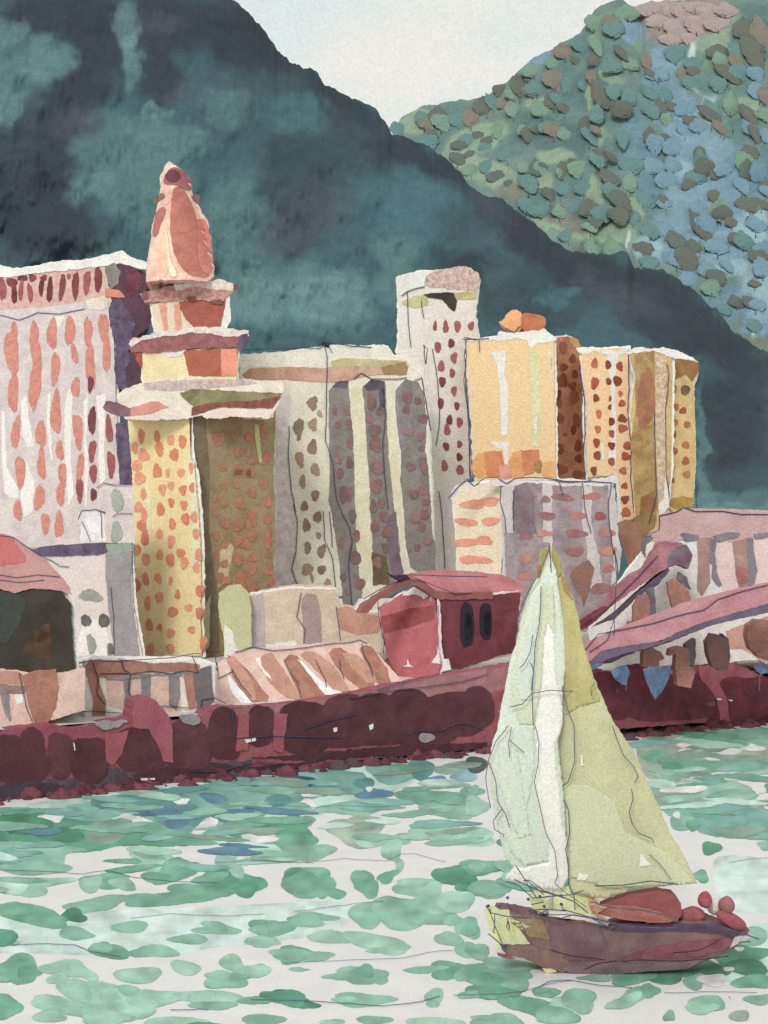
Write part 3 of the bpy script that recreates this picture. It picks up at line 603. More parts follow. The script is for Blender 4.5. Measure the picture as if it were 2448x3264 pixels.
# --- peach apartment block with brown side
fl = Face(1480, 214, 1770, 209); fr = Face(1755, 209, 1870, 215)
T = bldg('peach_block', 1640, 212, 'peach block with blank front, brown window strip on its right side and orange foot')
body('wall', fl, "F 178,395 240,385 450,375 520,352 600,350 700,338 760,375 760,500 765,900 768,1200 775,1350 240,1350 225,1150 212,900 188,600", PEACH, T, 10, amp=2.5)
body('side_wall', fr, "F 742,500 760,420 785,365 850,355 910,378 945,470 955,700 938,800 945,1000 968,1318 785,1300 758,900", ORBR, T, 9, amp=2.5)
piece('parapet', "F 170,392 180,372 380,352 400,325 480,335 640,318 700,305 775,375 745,392 700,400 650,402 610,440 580,380 500,366 440,385 300,385", fl, WHITE, T, 2, .6, 5)
for s in ("F 345,462 440,455 432,620 458,700 450,1010 412,1010 402,700 385,560", "F 330,1060 460,1050 455,1200 430,1200 425,1110"): piece('wall_panel', s, fl, wash((226, 224, 222), 211), T, 2, .3, 3)
piece('wall_panel', "F 590,440 650,438 662,700 680,900 658,1090 618,1080 612,700", fl, wash((214, 212, 166), 211), T, 2, .3, 3)
piece('wall_panel', "F 630,900 650,880 645,1000 632,1010", fl, WHITE, T, 3, .3, 2)
O1 = wash((226, 166, 108), 211); O2 = wash((214, 136, 98), 211)
piece('foot_panel', "F 212,1215 250,1132 300,1118 312,1255 270,1300 225,1270", fl, O1, T, 2, .4, 4)
piece('foot_panel', "F 298,1122 415,1112 430,1205 440,1270 400,1285 315,1280", fl, O2, T, 3, .4, 3)
piece('foot_panel', "F 462,1180 490,1120 545,1108 562,1285 460,1295", fl, O1, T, 2, .4, 4)
piece('foot_panel', "F 540,1112 660,1104 665,1200 625,1262 560,1275", fl, wash((206, 132, 98), 211), T, 3, .4, 3)
piece('foot_panel', "F 668,1190 760,1175 772,1290 690,1290 660,1240", fl, wash((232, 178, 116), 211), T, 2, .4, 3)
piece('foot_panel', "F 390,1215 470,1205 480,1290 410,1310", fl, wash((220, 158, 146), 211), T, 4, .4, 3)
windows("F 655,1215,54,90", fl, wash((164, 132, 80), 211), T, 5, 'vent')
piece('rooftop_hut', "F 380,262 430,250 440,208 500,172 550,205 545,325 490,335 440,300", fl, wash((226, 168, 110), 211), T, 0, 4, 3, smooth=1)
piece('rooftop_hut', "F 540,205 600,205 700,225 712,265 680,322 620,318 540,325", fl, wash((192, 118, 78), 211, (170, 98, 66)), T, 1, 4, 3, smooth=1)
windows("F 820,430,60,80 880,505,44,60 820,560,60,50 815,650,76,90 895,605,38,60 880,685,50,60 780,745,56,90 785,800,60,56 890,755,64,100 795,900,66,76 905,910,56,90 885,975,40,66 830,1005,28,24 800,1100,42,70 915,1080,48,76 920,1165,48,60 810,1235,80,66 915,1270,84,60", fr, [REDBR2, wash((138, 78, 60), 212)], T, 2, jag=.05)
piece('side_cap', "F 850,355 915,378 945,470 900,440 860,400", fr, wash((190, 150, 96), 211), T, 3, .4, 3)
wire('drainpipe', "F 175,375 180,500 165,650 190,850 200,1050 205,1290", fl, T, 3.2, .7)
wire('roof_wire', "F 150,375 250,375 330,372", fl, T, 3.2, .9)
wire('roof_wire', "F 180,392 165,362 240,380", fl, T, 3.2, .9)
wire('roof_wire', "F 440,305 500,330 540,290", fl, T, 3, 1.2)
wire('drainpipe', "F 265,380 270,465", fl, T, 2.6, .7)

# --- peach windowed wing
fc = Face(1850, 207, 2030, 205)
T = bldg('windowed_wing', 1940, 206, 'narrow peach wing with columns of round russet windows, between brown and ochre walls')
body('wall', fc, "F 940,470 980,440 1100,440 1250,430 1262,700 1268,900 1285,1200 1295,1560 1190,1600 1185,1400 1172,1270 980,1290 970,1000 975,850 955,640", wash((236, 202, 158), 206), T, 8, amp=2.6)
piece('parapet', "F 905,440 950,418 1060,455 1110,445 1180,462 1250,425 1255,465 1190,480 1150,520 1110,480 1030,462 950,475", fc, WHITE, T, 2, .5, 6)
for s in ("F 1108,482 1190,478 1160,650 1172,1000 1165,1240 1120,1160 1135,1000 1140,700", "F 945,700 970,850 965,1260 950,1000", "F 1070,1060 1085,1060 1095,1170 1075,1170", "F 1175,1260 1100,1290 1000,1300 1170,1330 1195,1600 1215,1600 1190,1380", "F 1262,520 1285,530 1290,700 1305,880 1285,940 1262,800"): piece('wall_panel', s, fc, wash((226, 222, 220), 206), T, 1, .3, 3)
windows("F 1028,535,44,74 1117,545,44,60 1193,555,44,70 1028,665,54,86 1120,655,40,50 1178,652,64,70 1198,735,32,42 1037,765,44,55 1208,800,48,52 1130,768,22,40 1128,825,26,38 1055,870,42,60 1140,920,44,58 1210,900,60,60 1048,970,46,52 1212,965,62,60 1140,1000,40,55 1040,1060,50,62 1140,1080,48,58 1243,1080,58,58 1045,1145,50,66 1140,1185,46,62 1232,1150,60,62 1022,1245,44,62 1215,1245,52,55 1225,1345,44,46 1228,1435,54,60 1233,1520,64,68", fc, [wash((168, 92, 72), 206), wash((140, 82, 62), 206), wash((190, 112, 86), 206)], T, 2, jag=.07)
wire('drainpipe', "F 930,560 960,760 965,1000 955,1150 965,1310", fc, T, 3.2, .7)
wire('drainpipe', "F 1250,450 1255,700 1245,850 1270,1080 1265,1300 1290,1540", fc, T, 3.2, .7)

# --- ochre tower with brown foot
fl = Face(1990, 202, 2130, 199); fr = Face(2090, 199, 2240, 204)
T = bldg('ochre_tower', 2110, 201, 'rightmost tower, ochre with a dark brown strip and a brown leg below')
body('wall', fl, "N 2006,1128 2050,1118 2090,1118 2142,1130 2138,1500 2120,1640 2098,1690 2060,1700 2025,1640 2022,1400 2008,1320 2024,1200", wash((200, 172, 118), 201, (184, 150, 96)), T, 9, amp=2.6)
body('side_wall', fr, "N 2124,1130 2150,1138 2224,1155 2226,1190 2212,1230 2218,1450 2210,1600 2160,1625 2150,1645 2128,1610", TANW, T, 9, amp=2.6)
piece('parapet', "N 1985,1128 2030,1105 2080,1112 2110,1105 2165,1118 2210,1140 2222,1150 2150,1142 2080,1118 2030,1125", fl, WHITE, T, 2, .5, 5)
piece('wall_strip', "F 1290,480 1420,452 1436,800 1425,1000 1450,1500 1400,1615 1300,1590 1285,1300 1265,1050 1300,850", fl, wash((176, 146, 92), 201, (146, 116, 70), big=40), T, 1, .4, 3)
piece('wall_strip', "F 1330,620 1380,555 1410,600 1430,800 1410,900 1360,960 1320,960 1305,820", fl, wash((168, 116, 82), 201, (140, 96, 66)), T, 2, .4, 4)
piece('wall_strip', "F 1330,1420 1420,1380 1440,1500 1400,1560 1330,1530", fl, wash((150, 108, 70), 201), T, 2, .4, 4)
piece('wall_strip', "F 1430,470 1505,500 1500,800 1502,1300 1520,1470 1450,1470 1430,1000", fl, wash((206, 186, 160), 201, (176, 146, 118), big=12), T, 3, .4, 3)
piece('wall_strip', "F 1500,800 1503,1300 1520,1480 1460,1560 1450,1470 1490,1430", fl, WHITE, T, 4, .4, 2)
piece('roof_edge', "N 2122,1140 2160,1138 2226,1156 2224,1190 2205,1216 2185,1195 2150,1210 2125,1180", fr, wash((158, 116, 70), 201, (136, 96, 58)), T, 2, .6, 3)
piece('wall_strip', "G 1000,190 1100,170 1165,180 1160,240 1110,235 1060,265 1010,230", fr, wash((178, 144, 76), 201), T, 1, .5, 3)
windows("F 1548,705,44,58 1562,825,48,48 1610,848,48,48 1555,925,48,46 1638,940,44,52 1543,1002,52,58 1628,1075,52,52 1550,1115,52,56 1628,1180,48,56 1540,1222,40,46 1635,1270,52,50 1540,1310,34,34", fr, [wash((180, 118, 76), 201), wash((162, 98, 66), 201)], T, 2, jag=.05)
windows("F 1625,712,60,70", fr, wash((118, 98, 90), 201), T, 3, jag=.05)
piece('leg', "G 668,345 720,325 800,340 880,380 840,450 820,560 845,600 832,685 745,692 720,560 682,430", fl, wash((162, 116, 96), 200, (140, 100, 82)), T, 3, 3, 3)
piece('leg', "G 770,310 880,270 925,300 910,370 830,440 800,380", fl, wash((146, 118, 76), 200), T, 4, 3, 3)
wire('drainpipe', "F 1425,850 1430,1200 1440,1400 1390,1600", fl, T, 3.0, 1)
wire('drainpipe', "F 1505,540 1520,610 1500,850 1500,1250 1525,1420", fl, T, 3.0, 1)
wire('drainpipe', "G 1180,100 1180,250", fr, T, 3.0, 1)

# --- lower mauve block with dashes of windows
fl = Face(1430, 184, 1640, 181); fr = Face(1600, 181, 1990, 187)
T = bldg('mauve_block', 1700, 184, 'low block with coral window dashes, cream front and mauve side, behind the sail tip')
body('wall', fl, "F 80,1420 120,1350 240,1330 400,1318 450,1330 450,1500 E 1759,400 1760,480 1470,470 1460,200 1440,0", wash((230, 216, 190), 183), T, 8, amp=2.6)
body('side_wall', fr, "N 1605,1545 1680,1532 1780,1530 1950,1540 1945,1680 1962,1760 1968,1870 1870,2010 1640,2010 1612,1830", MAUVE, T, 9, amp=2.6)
piece('parapet', "F 70,1430 100,1350 180,1320 300,1328 360,1300 480,1312 700,1310 820,1325 1140,1315 1150,1345 820,1345 600,1325 460,1350 400,1345 240,1345 130,1360 100,1430", fr, wash((222, 216, 216), 183), T, 2, .6, 4)
for s in ("F 680,1330 745,1330 740,1659 690,1659", "F 940,1340 1010,1345 1000,1659 950,1659", "G 180,60 225,60 235,480 170,470", "G 430,300 480,320 540,560 560,760 470,780 460,500", "F 400,1350 490,1345 480,1500 500,1659 420,1659", "G 600,80 650,120 660,330 690,560 660,740 620,760 640,560 605,300"): piece('wall_panel', s, fr, wash((206, 200, 194), 184, (190, 180, 182)), T, 1, .3, 4)
piece('side_panel', "F 500,1350 580,1322 620,1400 640,1659 500,1659", fr, wash((140, 122, 130), 184), T, 2, .3, 4)
windows("F 220,1468,170,62 330,1448,150,60 180,1585,160,56 340,1580,140,56 E 1530,268,180,60 1640,255,140,60 1550,380,140,62 1640,385,120,50", fl, wash((226, 154, 134), 183), T, 2, jag=.04)
windows("G 190,190,60,50 300,175,150,50 490,170,140,48 200,300,110,60 400,300,120,55 180,415,120,50 390,415,150,58 590,410,130,58 380,535,130,65 600,530,120,64 605,645,80,60 60,300,100,50 80,180,100,50 60,430,100,50 50,580,100,60 50,700,100,50 560,780,170,70", fr, [wash((186, 128, 122), 184), wash((164, 116, 118), 184), wash((196, 140, 126), 184)], T, 2, jag=.04)
windows("G 548,300,80,58", fr, wash((162, 92, 92), 184), T, 3, jag=.04)
piece('buttress', "G 345,690 385,640 470,588 508,640 495,720 460,840 440,900 420,830 375,750", fr, wash((150, 108, 92), 184, (134, 104, 100)), T, 3, 1, 3)
for s in ("F 405,1345 400,1450 430,1560 440,1659", "F 490,1370 490,1659", "F 1135,1330 1115,1450 1120,1600 1150,1800 G 640,520 660,640 650,900", "F 945,1330 960,1500 1000,1659", "F 790,1320 815,1405"): wire('drainpipe', s, fr, T, 3.0, .7)
wire('roof_wire', "F 55,1430 130,1345 180,1300 230,1350 300,1290 380,1290 440,1330 500,1295 620,1290 760,1300 850,1320 1000,1315 1140,1325", fr, T, 3.4, .9)

# --- tan warehouse and lime hut
fc = Face(780, 170, 1240, 174)
T = bldg('tan_warehouse', 980, 172, 'low plain tan building with a mauve strip, left of the red house', 'warehouse')
body('wall', fc, "E 95,640 110,612 370,572 660,578 695,700 820,725 960,730 965,1000 110,990", TAN, T, 10)
piece('wall_strip', "E 435,640 470,605 530,610 560,690 572,940 455,960", fc, wash((164, 144, 146), 172, (152, 134, 132)), T, 2, .4, 2)
piece('wall_strip', "E 100,630 180,610 190,700 195,970 110,1000", fc, wash((188, 174, 178), 172), T, 2, .4, 3)
piece('wall_strip', "E 668,700 740,690 820,725 955,760 955,860 800,880 690,840", fc, wash((196, 148, 130), 172), T, 2, .4, 3)
piece('wall_strip', "E 200,940 400,915 420,965 200,975", fc, WHITE, T, 2, .4, 4)
wire('drainpipe', "E 435,600 405,760 460,840 450,960", fc, T, 3, .6)
wire('drainpipe', "E 665,690 680,800 695,940", fc, T, 2.6, .6)
fc = Face(700, 169, 810, 169)
EDGE[0] = False
T = bldg('lime_hut', 765, 169, 'small lime-green hut at the foot of the yellow tower', 'hut')
body('wall', fc, "E -110,600 -40,560 40,555 90,600 105,700 112,960 30,972 -60,950 -110,760", wash((176, 178, 134), 169, (186, 186, 146)), T, 4)
piece('wall_panel', "C 1480,395 1540,440 1560,555 1659,565 1659,620 1480,610", fc, wash((216, 218, 208), 169), T, 1, .5, 3)

EDGE[0] = True
# --- red house on the quay
fl = Face(1190, 163, 1400, 157); fr = Face(1385, 157.5, 1680, 162)
T = bldg('red_house', 1430, 160, 'small red house with rose gable, two tall dark windows and a pink roof', 'house')
body('gable_wall', fl, "E 948,700 1100,605 1240,600 1320,650 1335,760 1335,950 1360,1070 1340,1140 1180,1165 1070,1155 995,1000 970,850", PINK, T, 7)
body('side_wall', fr, "N 1384,1908 1540,1900 1660,1888 1652,1970 1640,2078 1560,2100 1465,2136 1410,2126 1392,2040", DRED, T, 6, amp=3.5)
piece('wall_band', "E 960,762 1150,705 1315,682 1318,775 1140,832 985,868", fl, wash((152, 80, 80), 158), T, 1, .4, 2)
piece('wall_panel', "E 975,1080 1000,1030 1100,1180 1115,1240 1080,1230 980,1160", fl, wash((132, 78, 70), 150), T, 2, 2, 3)
piece('wall_panel', "E 1180,560 1240,540 1300,610 1250,640 1200,610 1100,620", fl, WHITE, T, 2, .4, 4)
for s in ("E 1335,950 1350,1000 1358,1070 1300,1060 1335,1010", "E 1140,1040 1155,1075 1175,1090 1100,1090 1135,1075", "E 1385,1035 1410,1035 1430,1110 1365,1120"): piece('wall_panel', s, fl, WHITE, T, 3, .4, 3)
for (x, y, w, h) in ((1488, 1992, 42, 142), (1548, 1980, 38, 118)):
    wdw = piece('window', dab_poly(x, y, w, h, 0, int(x), 30, .02, 3.2, .05), fr, NIGHT, T, 2, .3, 0, 0)
    piece('pane', dab_poly(x + 4, y + 4, w * .5, h * .6, 0, int(x) + 1, 20, .06, 3, .1), fr, wash((40, 44, 56), 158), wdw, 4, .3, 0, 0)
wire('drainpipe', "E 945,640 960,800 990,920 985,1000", fl, T, 3.6, .7)
wire('drainpipe', "E 1335,680 1355,900 1380,1060", fr, T, 3.2, .7)
fro = Face(1290, 158, 1680, 162, lean=.75, y0=1900)
rf = piece('roof', "N 1272,1836 1340,1820 1400,1816 1520,1822 1600,1832 1668,1860 1662,1892 1500,1892 1380,1890 1330,1868", fro, ROOFP, T, 0, .6, 4, grid=None)
piece('eave', "E 820,735 850,680 950,615 1060,545 1150,500 1250,530 1330,592 1500,600 1700,590 1700,640 1450,645 1330,642 1200,560 1130,548 1000,625 930,655 870,735", fr, wash((150, 92, 88), 158, (128, 80, 82)), T, 5, 1.5, 3.5)
piece('eave', "E 800,700 850,630 1050,530 1100,480 1040,590 900,640 810,720", fl, WHITE, T, 5, .6, 4)
piece('ridge', "E 1010,470 1060,490 1130,478 1150,510 1090,530", fr, wash((82, 52, 76), 158), T, 7, .8, 3)
wire('ridge_wire', "E 840,640 950,580 1090,505 1150,480 1400,490 1659,495", fr, T, 4, 1.3)
wire('ridge_wire', "E 1150,490 1330,560 1450,610 1560,600", fr, T, 3, 1.3)

# --- pier hall at the left edge
fc = Face(-300, 126, 300, 124)
T = bldg('pier_hall', 110, 125, 'pier hall with pink curved roof, dark upper wall and salmon lower wall', 'pier building')
body('lower_wall', fc, "C -620,640 150,660 350,670 562,690 560,960 430,1000 330,1030 150,1085 -620,1085", SALMP, T, 10, amp=3)
body('upper_wall', fc, "C -620,100 0,150 400,170 470,260 480,450 492,600 502,690 440,708 200,714 60,690 -620,690", wash((66, 60, 54), 125, (54, 48, 44), big=120), T, 10, amp=4)
piece('upper_panel', "C 230,420 330,380 350,560 330,640 230,600 150,560", fc, wash((86, 66, 54), 125), T, 1, .3, 4)
piece('upper_panel', "C -50,180 80,170 180,230 120,420 40,520 -50,480", fc, wash((58, 66, 66), 125, (66, 68, 60)), T, 1, .3, 4)
piece('roof', "B -620,1010 0,1042 90,1062 220,1150 330,1230 400,1310 460,1380 482,1445 380,1410 200,1400 100,1432 0,1402 -620,1400", fc, wash((186, 138, 134), 125, (174, 124, 124), big=120), T, 5, 11, 4)
piece('roof_patch', "B -620,1015 0,1045 90,1070 150,1150 180,1225 60,1245 -620,1230", fc, wash((190, 92, 96), 125, (182, 108, 106), big=90), T, 6, .3, 5)
piece('lower_post', "C 150,730 230,700 370,690 388,800 372,930 322,1040 232,1052 182,900", fc, BRICK, T, 2, .5, 3)
piece('lower_post', "C 5,840 60,850 70,1035 40,1000 10,900", fc, GREYP, T, 2, .5, 3)
piece('lintel', "C -620,780 60,795 185,800 160,850 0,855 -620,860", fc, wash((140, 116, 112), 125), T, 3, .5, 3)
piece('lower_panel', "C 90,855 150,845 152,915 115,922", fc, WHITE, T, 1, .3, 2)
piece('lower_panel', "C -620,690 60,700 150,720 150,790 -620,780", fc, wash((178, 130, 114), 125), T, 2, .3, 3)
wire('cable', "C 0,1075 150,1080 330,1065", fc, T, 3.4, .8); wire('cable', "C 130,710 160,850 180,950 220,1040", fc, T, 2.8, .9)
wire('roof_wire', "B 0,1052 90,1060 220,1150 280,1190", fc, T, 3.2, 1.2)
wire('roof_wire', "B 0,1310 120,1330 250,1310 400,1325", fc, T, 2.6, 1.3); wire('roof_wire', "B 0,1345 130,1360 300,1345", fc, T, 2.6, 1.3)

# --- arcade
fc = Face(265, 129, 690, 133)
T = bldg('arcade', 470, 131, 'open arcade of brown beams and grey posts before the yellow tower', 'arcade')
body('back_wall', fc, "C 560,640 1300,640 1420,660 1420,980 1100,1030 560,1060 555,900", wash((222, 218, 212), 131), T, 5)
piece('wall_panel', "C 700,765 820,750 1190,745 1195,990 1000,1010 760,945 715,930", fc, SALMP, T, 1, .3, 2)
piece('beam', "C 568,665 590,640 800,628 1000,650 1200,645 1315,660 1318,712 1200,705 950,712 760,735 660,742 570,740", fc, BRICK, T, 4, 1.6, 3)
piece('post', "C 565,700 650,720 662,800 700,900 692,1000 650,1042 605,1012 620,900 600,820", fc, wash((172, 122, 108), 131), T, 4, 1.0, 3)
piece('post', "C 1212,712 1282,722 1292,945 1252,955 1232,860", fc, wash((178, 126, 112), 131), T, 4, 1.0, 2)
for s in ("C 815,735 855,735 860,860 845,985 815,975 825,850", "C 930,725 995,725 992,860 975,905 935,890", "C 1115,730 1180,725 1188,860 1165,965 1120,930"): piece('post', s, fc, GREYP, T, 3, .8, 2)
piece('post', "C 1272,725 1330,685 1392,668 1412,900 1345,968 1310,1005 1290,860", fc, wash((120, 106, 106), 131, (104, 98, 106)), T, 5, 1.2, 3)
piece('lintel', "C 690,742 830,730 1200,715 1200,735 1000,735 800,760 700,760", fc, wash((140, 132, 134), 131), T, 5, .4, 3)
wire('beam_edge', "C 500,655 600,632 780,635 1000,622 1150,612 1280,585 1340,590", fc, T, 3.6, 1.1)
wire('beam_edge', "C 660,720 800,715 860,720 1000,702 1130,722 1220,700 1310,712", fc, T, 3.8, 1.1)
wire('cable', "C 615,650 650,760 640,850 690,920", fc, T, 3.4, 1.2); wire('cable', "C 800,630 815,690 860,720 845,830 880,915", fc, T, 4.2, 1.2)
wire('cable', "C 300,1010 480,975 620,965 860,985 1000,965 1080,930 1250,945", fc, T, 3.4, 1.3)
wire('cable', "C 1265,595 1290,660 1305,715", fc, T, 3.2, 1.2); wire('cable', "C 1325,1000 1330,890 1420,880 1490,915", fc, T, 3.6, 1.2)

# --- slatted shed roof between arcade and red house
fc = Face(680, 137, 1290, 144, lean=.9, y0=2256)
T = bldg('slatted_shed', 980, 141, 'long low shed with a sloping pink roof crossed by slanting brown slats', 'shed')
body('roof', fc, "N 670,2125 700,2108 760,2072 990,2052 1165,2042 1215,2095 1290,2180 1200,2204 1000,2244 820,2262 800,2290 690,2300 672,2230", SALMP, T, .8, amp=3)
for s in ("E -50,1010 10,1040 80,1110 220,1290 215,1345 140,1365 90,1330 -20,1150", "E 150,1060 190,1010 240,1000 320,1110 400,1240 425,1310 330,1290 230,1200 170,1100", "E 325,1040 360,1010 410,1020 520,1190 600,1295 450,1318 380,1180",
          "E 428,1010 460,990 520,995 650,1080 748,1235 740,1262 660,1250 560,1140 480,1060", "E 615,1000 650,968 700,965 810,1060 905,1180 925,1235 830,1235 740,1170 660,1080", "E 700,1000 800,1010 900,1100 940,1190 870,1200 760,1090", "E 820,970 850,945 900,960 1000,1100 1030,1200 950,1200 870,1080",
          "C 1490,620 1540,605 1580,640 1659,760 1700,900 1659,900 1570,760"): piece('roof_slat', s, fc, BRICK if _seed[0] % 2 else wash((184, 138, 120), 140), T, 2, .4, 3)
for s in ("E 130,1040 160,1030 175,1090 250,1180 200,1150", "E 405,1040 440,1060 540,1160 640,1240 745,1270 700,1290 600,1285 520,1180", "E 215,1325 400,1310 420,1325 210,1352", "E 600,1275 880,1240 1000,1225 870,1262 620,1292", "C 1490,700 1560,800 1659,950 1630,955 1530,850", "E -20,1180 140,1362 80,1350 -30,1240"): piece('roof_slat', s, fc, WHITE, T, 3, .4, 3)
wire('roof_wire', "E 0,1000 110,965 250,990 450,970 650,940 750,935 820,920 870,940", fc, T, 3.6, .9)
for s in ("E 320,1050 345,1110 410,1200 430,1300", "E 525,1045 560,1120 590,1170 600,1230", "E 685,1045 690,1110 715,1175", "E 830,940 850,1020 890,1090 905,1160", "C 1430,650 1440,760 1540,710", "C 1530,690 1600,810 1659,880", "C 1420,600 1430,700"): wire('roof_wire', s, fc, T, 3, .9)

# --- pier shed at the right edge
fc = Face(2040, 168, 2800, 160)
T = bldg('pier_shed', 2280, 166, 'long mauve-roofed pier shed on tall brown and grey columns, at the right edge', 'pier building')
body('back_wall', fc, "G 870,480 1000,420 1659,400 2400,400 2400,1300 1659,1250 1000,1290 500,1330 480,1000", wash((216, 214, 208), 165, (204, 200, 194)), T, 8)
piece('wall_panel', "G 1310,480 1420,460 1540,450 1659,450 2400,440 2400,780 1659,760 1500,800 1360,790 1330,700", fc, wash((214, 188, 184), 165, (206, 178, 176)), T, 1, .4, 2)
piece('wall_panel', "G 1380,1060 1659,960 2400,800 2400,1300 1659,1290 1500,1180 1400,1180", fc, wash((196, 148, 136), 165, (186, 134, 122)), T, 1, .4, 3)
piece('roof', "G 935,330 945,290 1060,262 1180,250 1659,262 2400,250 2400,420 1659,410 1560,440 1420,470 1290,440 1080,460 900,470 890,430 940,390", fc, wash((190, 158, 158), 165, (178, 142, 140), big=60), T, 4, 9, 3)
for s in ("G 1190,445 1290,445 1270,560 1278,740 1225,828 1190,790 1195,600", "G 1420,450 1540,440 1530,600 1560,700 1550,800 1525,832 1470,800 1440,620"): piece('column', s, fc, wash((168, 138, 132), 165, (150, 112, 104)), T, 3, .8, 2)
for s in ("G 1280,450 1320,450 1308,560 1325,680 1355,755 1330,768 1285,700 1290,620 1268,600", "G 1525,450 1560,445 1570,560 1588,660 1572,740 1530,800 1525,640", "G 1075,420 1100,410 1205,430 1195,460 1110,470", "G 1290,430 1400,408 1475,412 1460,445 1330,475", "G 1560,420 1659,408 1800,410 1800,440 1659,440 1570,455"): piece('column_edge', s, fc, wash((132, 124, 130), 165, (112, 106, 118)), T, 5, .5, 2)
piece('column', "G 820,460 860,435 905,440 850,480 850,575 820,530", fc, wash((120, 112, 118), 165), T, 5, .6, 2)
windows("G 1495,690,110,120", fc, wash((164, 112, 106), 165), T, 5, 'wall_patch', .03)
wire('roof_wire', "G 940,395 945,300 1060,270 1100,245 1180,270 1360,268 1480,290 1659,290", fc, T, 3.6, 1.2)

# --- gangways
fc = Face(1830, 158, 2200, 160)
T = bldg('covered_gangway', 2010, 159, 'short mauve covered gangway climbing steeply to the pier shed', 'gangway')
piece('deck', "G 392,1010 480,950 640,770 740,690 830,650 935,480 1000,468 1090,475 1118,520 1080,600 1000,640 900,700 760,800 620,900 500,1000 415,1060", fc, wash((172, 120, 130), 159, (148, 92, 106), big=70), T, 0, 3.5, 3)
piece('girder', "G 480,1040 600,960 760,830 900,720 1000,640 1010,660 930,760 800,830 640,985 560,1010", fc, wash((100, 88, 104), 159), T, 2, 3, 3)
piece('girder', "G 1000,560 1060,500 1120,490 1160,560 1130,650 1060,620 990,650", fc, wash((110, 74, 92), 159, (120, 112, 126)), T, 2, 1.5, 3)
piece('deck_end', "G 392,1010 500,930 560,900 620,900 500,1010 415,1062", fc, wash((132, 66, 76), 159), T, 3, .5, 3)
wire('rail', "G 410,1040 560,940 720,780 830,670 930,560", fc, T, 3, .6)
fc = Face(1840, 150, 2900, 138)
T = bldg('long_gangway', 2150, 147, 'long mauve gangway rising gently to the right edge over brown posts', 'gangway')
piece('deck', "G 440,1140 620,1060 900,950 1170,850 1400,800 1659,750 2600,470 2600,650 1659,890 1200,1040 900,1140 620,1200 460,1270 430,1230", fc, wash((186, 134, 142), 147, (172, 112, 122), big=70), T, 0, 3.5, 2.5)
piece('girder', "G 460,1290 560,1190 760,1150 940,1130 1100,1050 1300,980 1659,880 2600,640 2600,690 1659,940 1300,1020 1000,1130 800,1190 620,1235 520,1285", fc, wash((92, 80, 100), 147, (108, 92, 112), big=50), T, 2, 3, 3)
wire('rail', "G 440,1200 540,1080 700,1050 900,1010 1060,960 1240,920 1330,850 1480,800 1659,755", fc, T, 3.2, .6)
wire('rail', "G 640,1090 645,1000 660,700 650,560", fc, T, 2.8, .6); wire('rail', "G 480,1200 600,1120 640,1000 650,880", fc, T, 2.8, .6)

# posts carrying the gangways
def post(name, s, face, d, px, label, col, side=None, group='stout brown posts by the gangways'):
    T = bldg(name, px, d, label, 'post', group)
    piece('shaft', s, face, col, T, 0, 1.2, 3)
    if side: piece('side', side, face, wash((112, 104, 112), 155), T, -1, 1.2, 2)  # grey slab beside the shaft: the post's shadow, put in as colour
BP = wash((162, 112, 100), 155, (142, 98, 88), big=50); BP2 = wash((134, 96, 90), 155, (120, 84, 80), big=50)
fp = Face(1900, 157, 2400, 156)
post('wooden_post', "G 770,1060 720,1040 735,1000 765,1000 768,900 800,830 860,810 880,900 870,1040 845,1055 838,1000 800,1080", fp, 156, 2045, 'brown post with a broad foot between the two gangways', BP, "G 860,790 905,770 918,860 918,1000 895,1050 865,1000")
post('wooden_post', "G 990,740 1040,720 1100,750 1140,800 1165,900 1165,970 1135,940 1110,910 1100,975 1060,960 1020,880", fp, 156, 2170, 'brown post with a notched foot under the steep gangway end', BP, "G 1060,720 1075,670 1120,700 1150,790 1110,760")
fp2 = Face(1900, 150, 2400, 152)
post('wooden_post', "G 830,1240 838,1180 900,1172 950,1200 975,1245 940,1260 935,1295 830,1300", fp2, 151, 2080, 'short square brown post under the long gangway above the blue awning', BP)
post('wooden_post', "G 1005,1225 1010,1180 1080,1160 1135,1180 1145,1290 1180,1330 1150,1440 1060,1420 1045,1300 1050,1215", fp2, 151, 2175, 'hooked brown post right of the blue awnings', BP, "G 1120,1150 1180,1110 1185,1230 1165,1300 1140,1280")
post('wooden_post', "G 1262,1220 1255,1130 1290,1075 1340,1085 1390,1140 1405,1270 1390,1330 1340,1325 1290,1290", fp2, 151, 2290, 'tall rounded brown post over the crimson part of the quay wall', BP2, "G 1360,1080 1400,1110 1410,1230 1395,1290")
post('wooden_post', "G 1520,1110 1530,1020 1580,985 1659,990 1720,1080 1725,1240 1659,1260 1600,1230 1545,1180", fp2, 151, 2430, 'widest brown post cut by the right edge', BP)
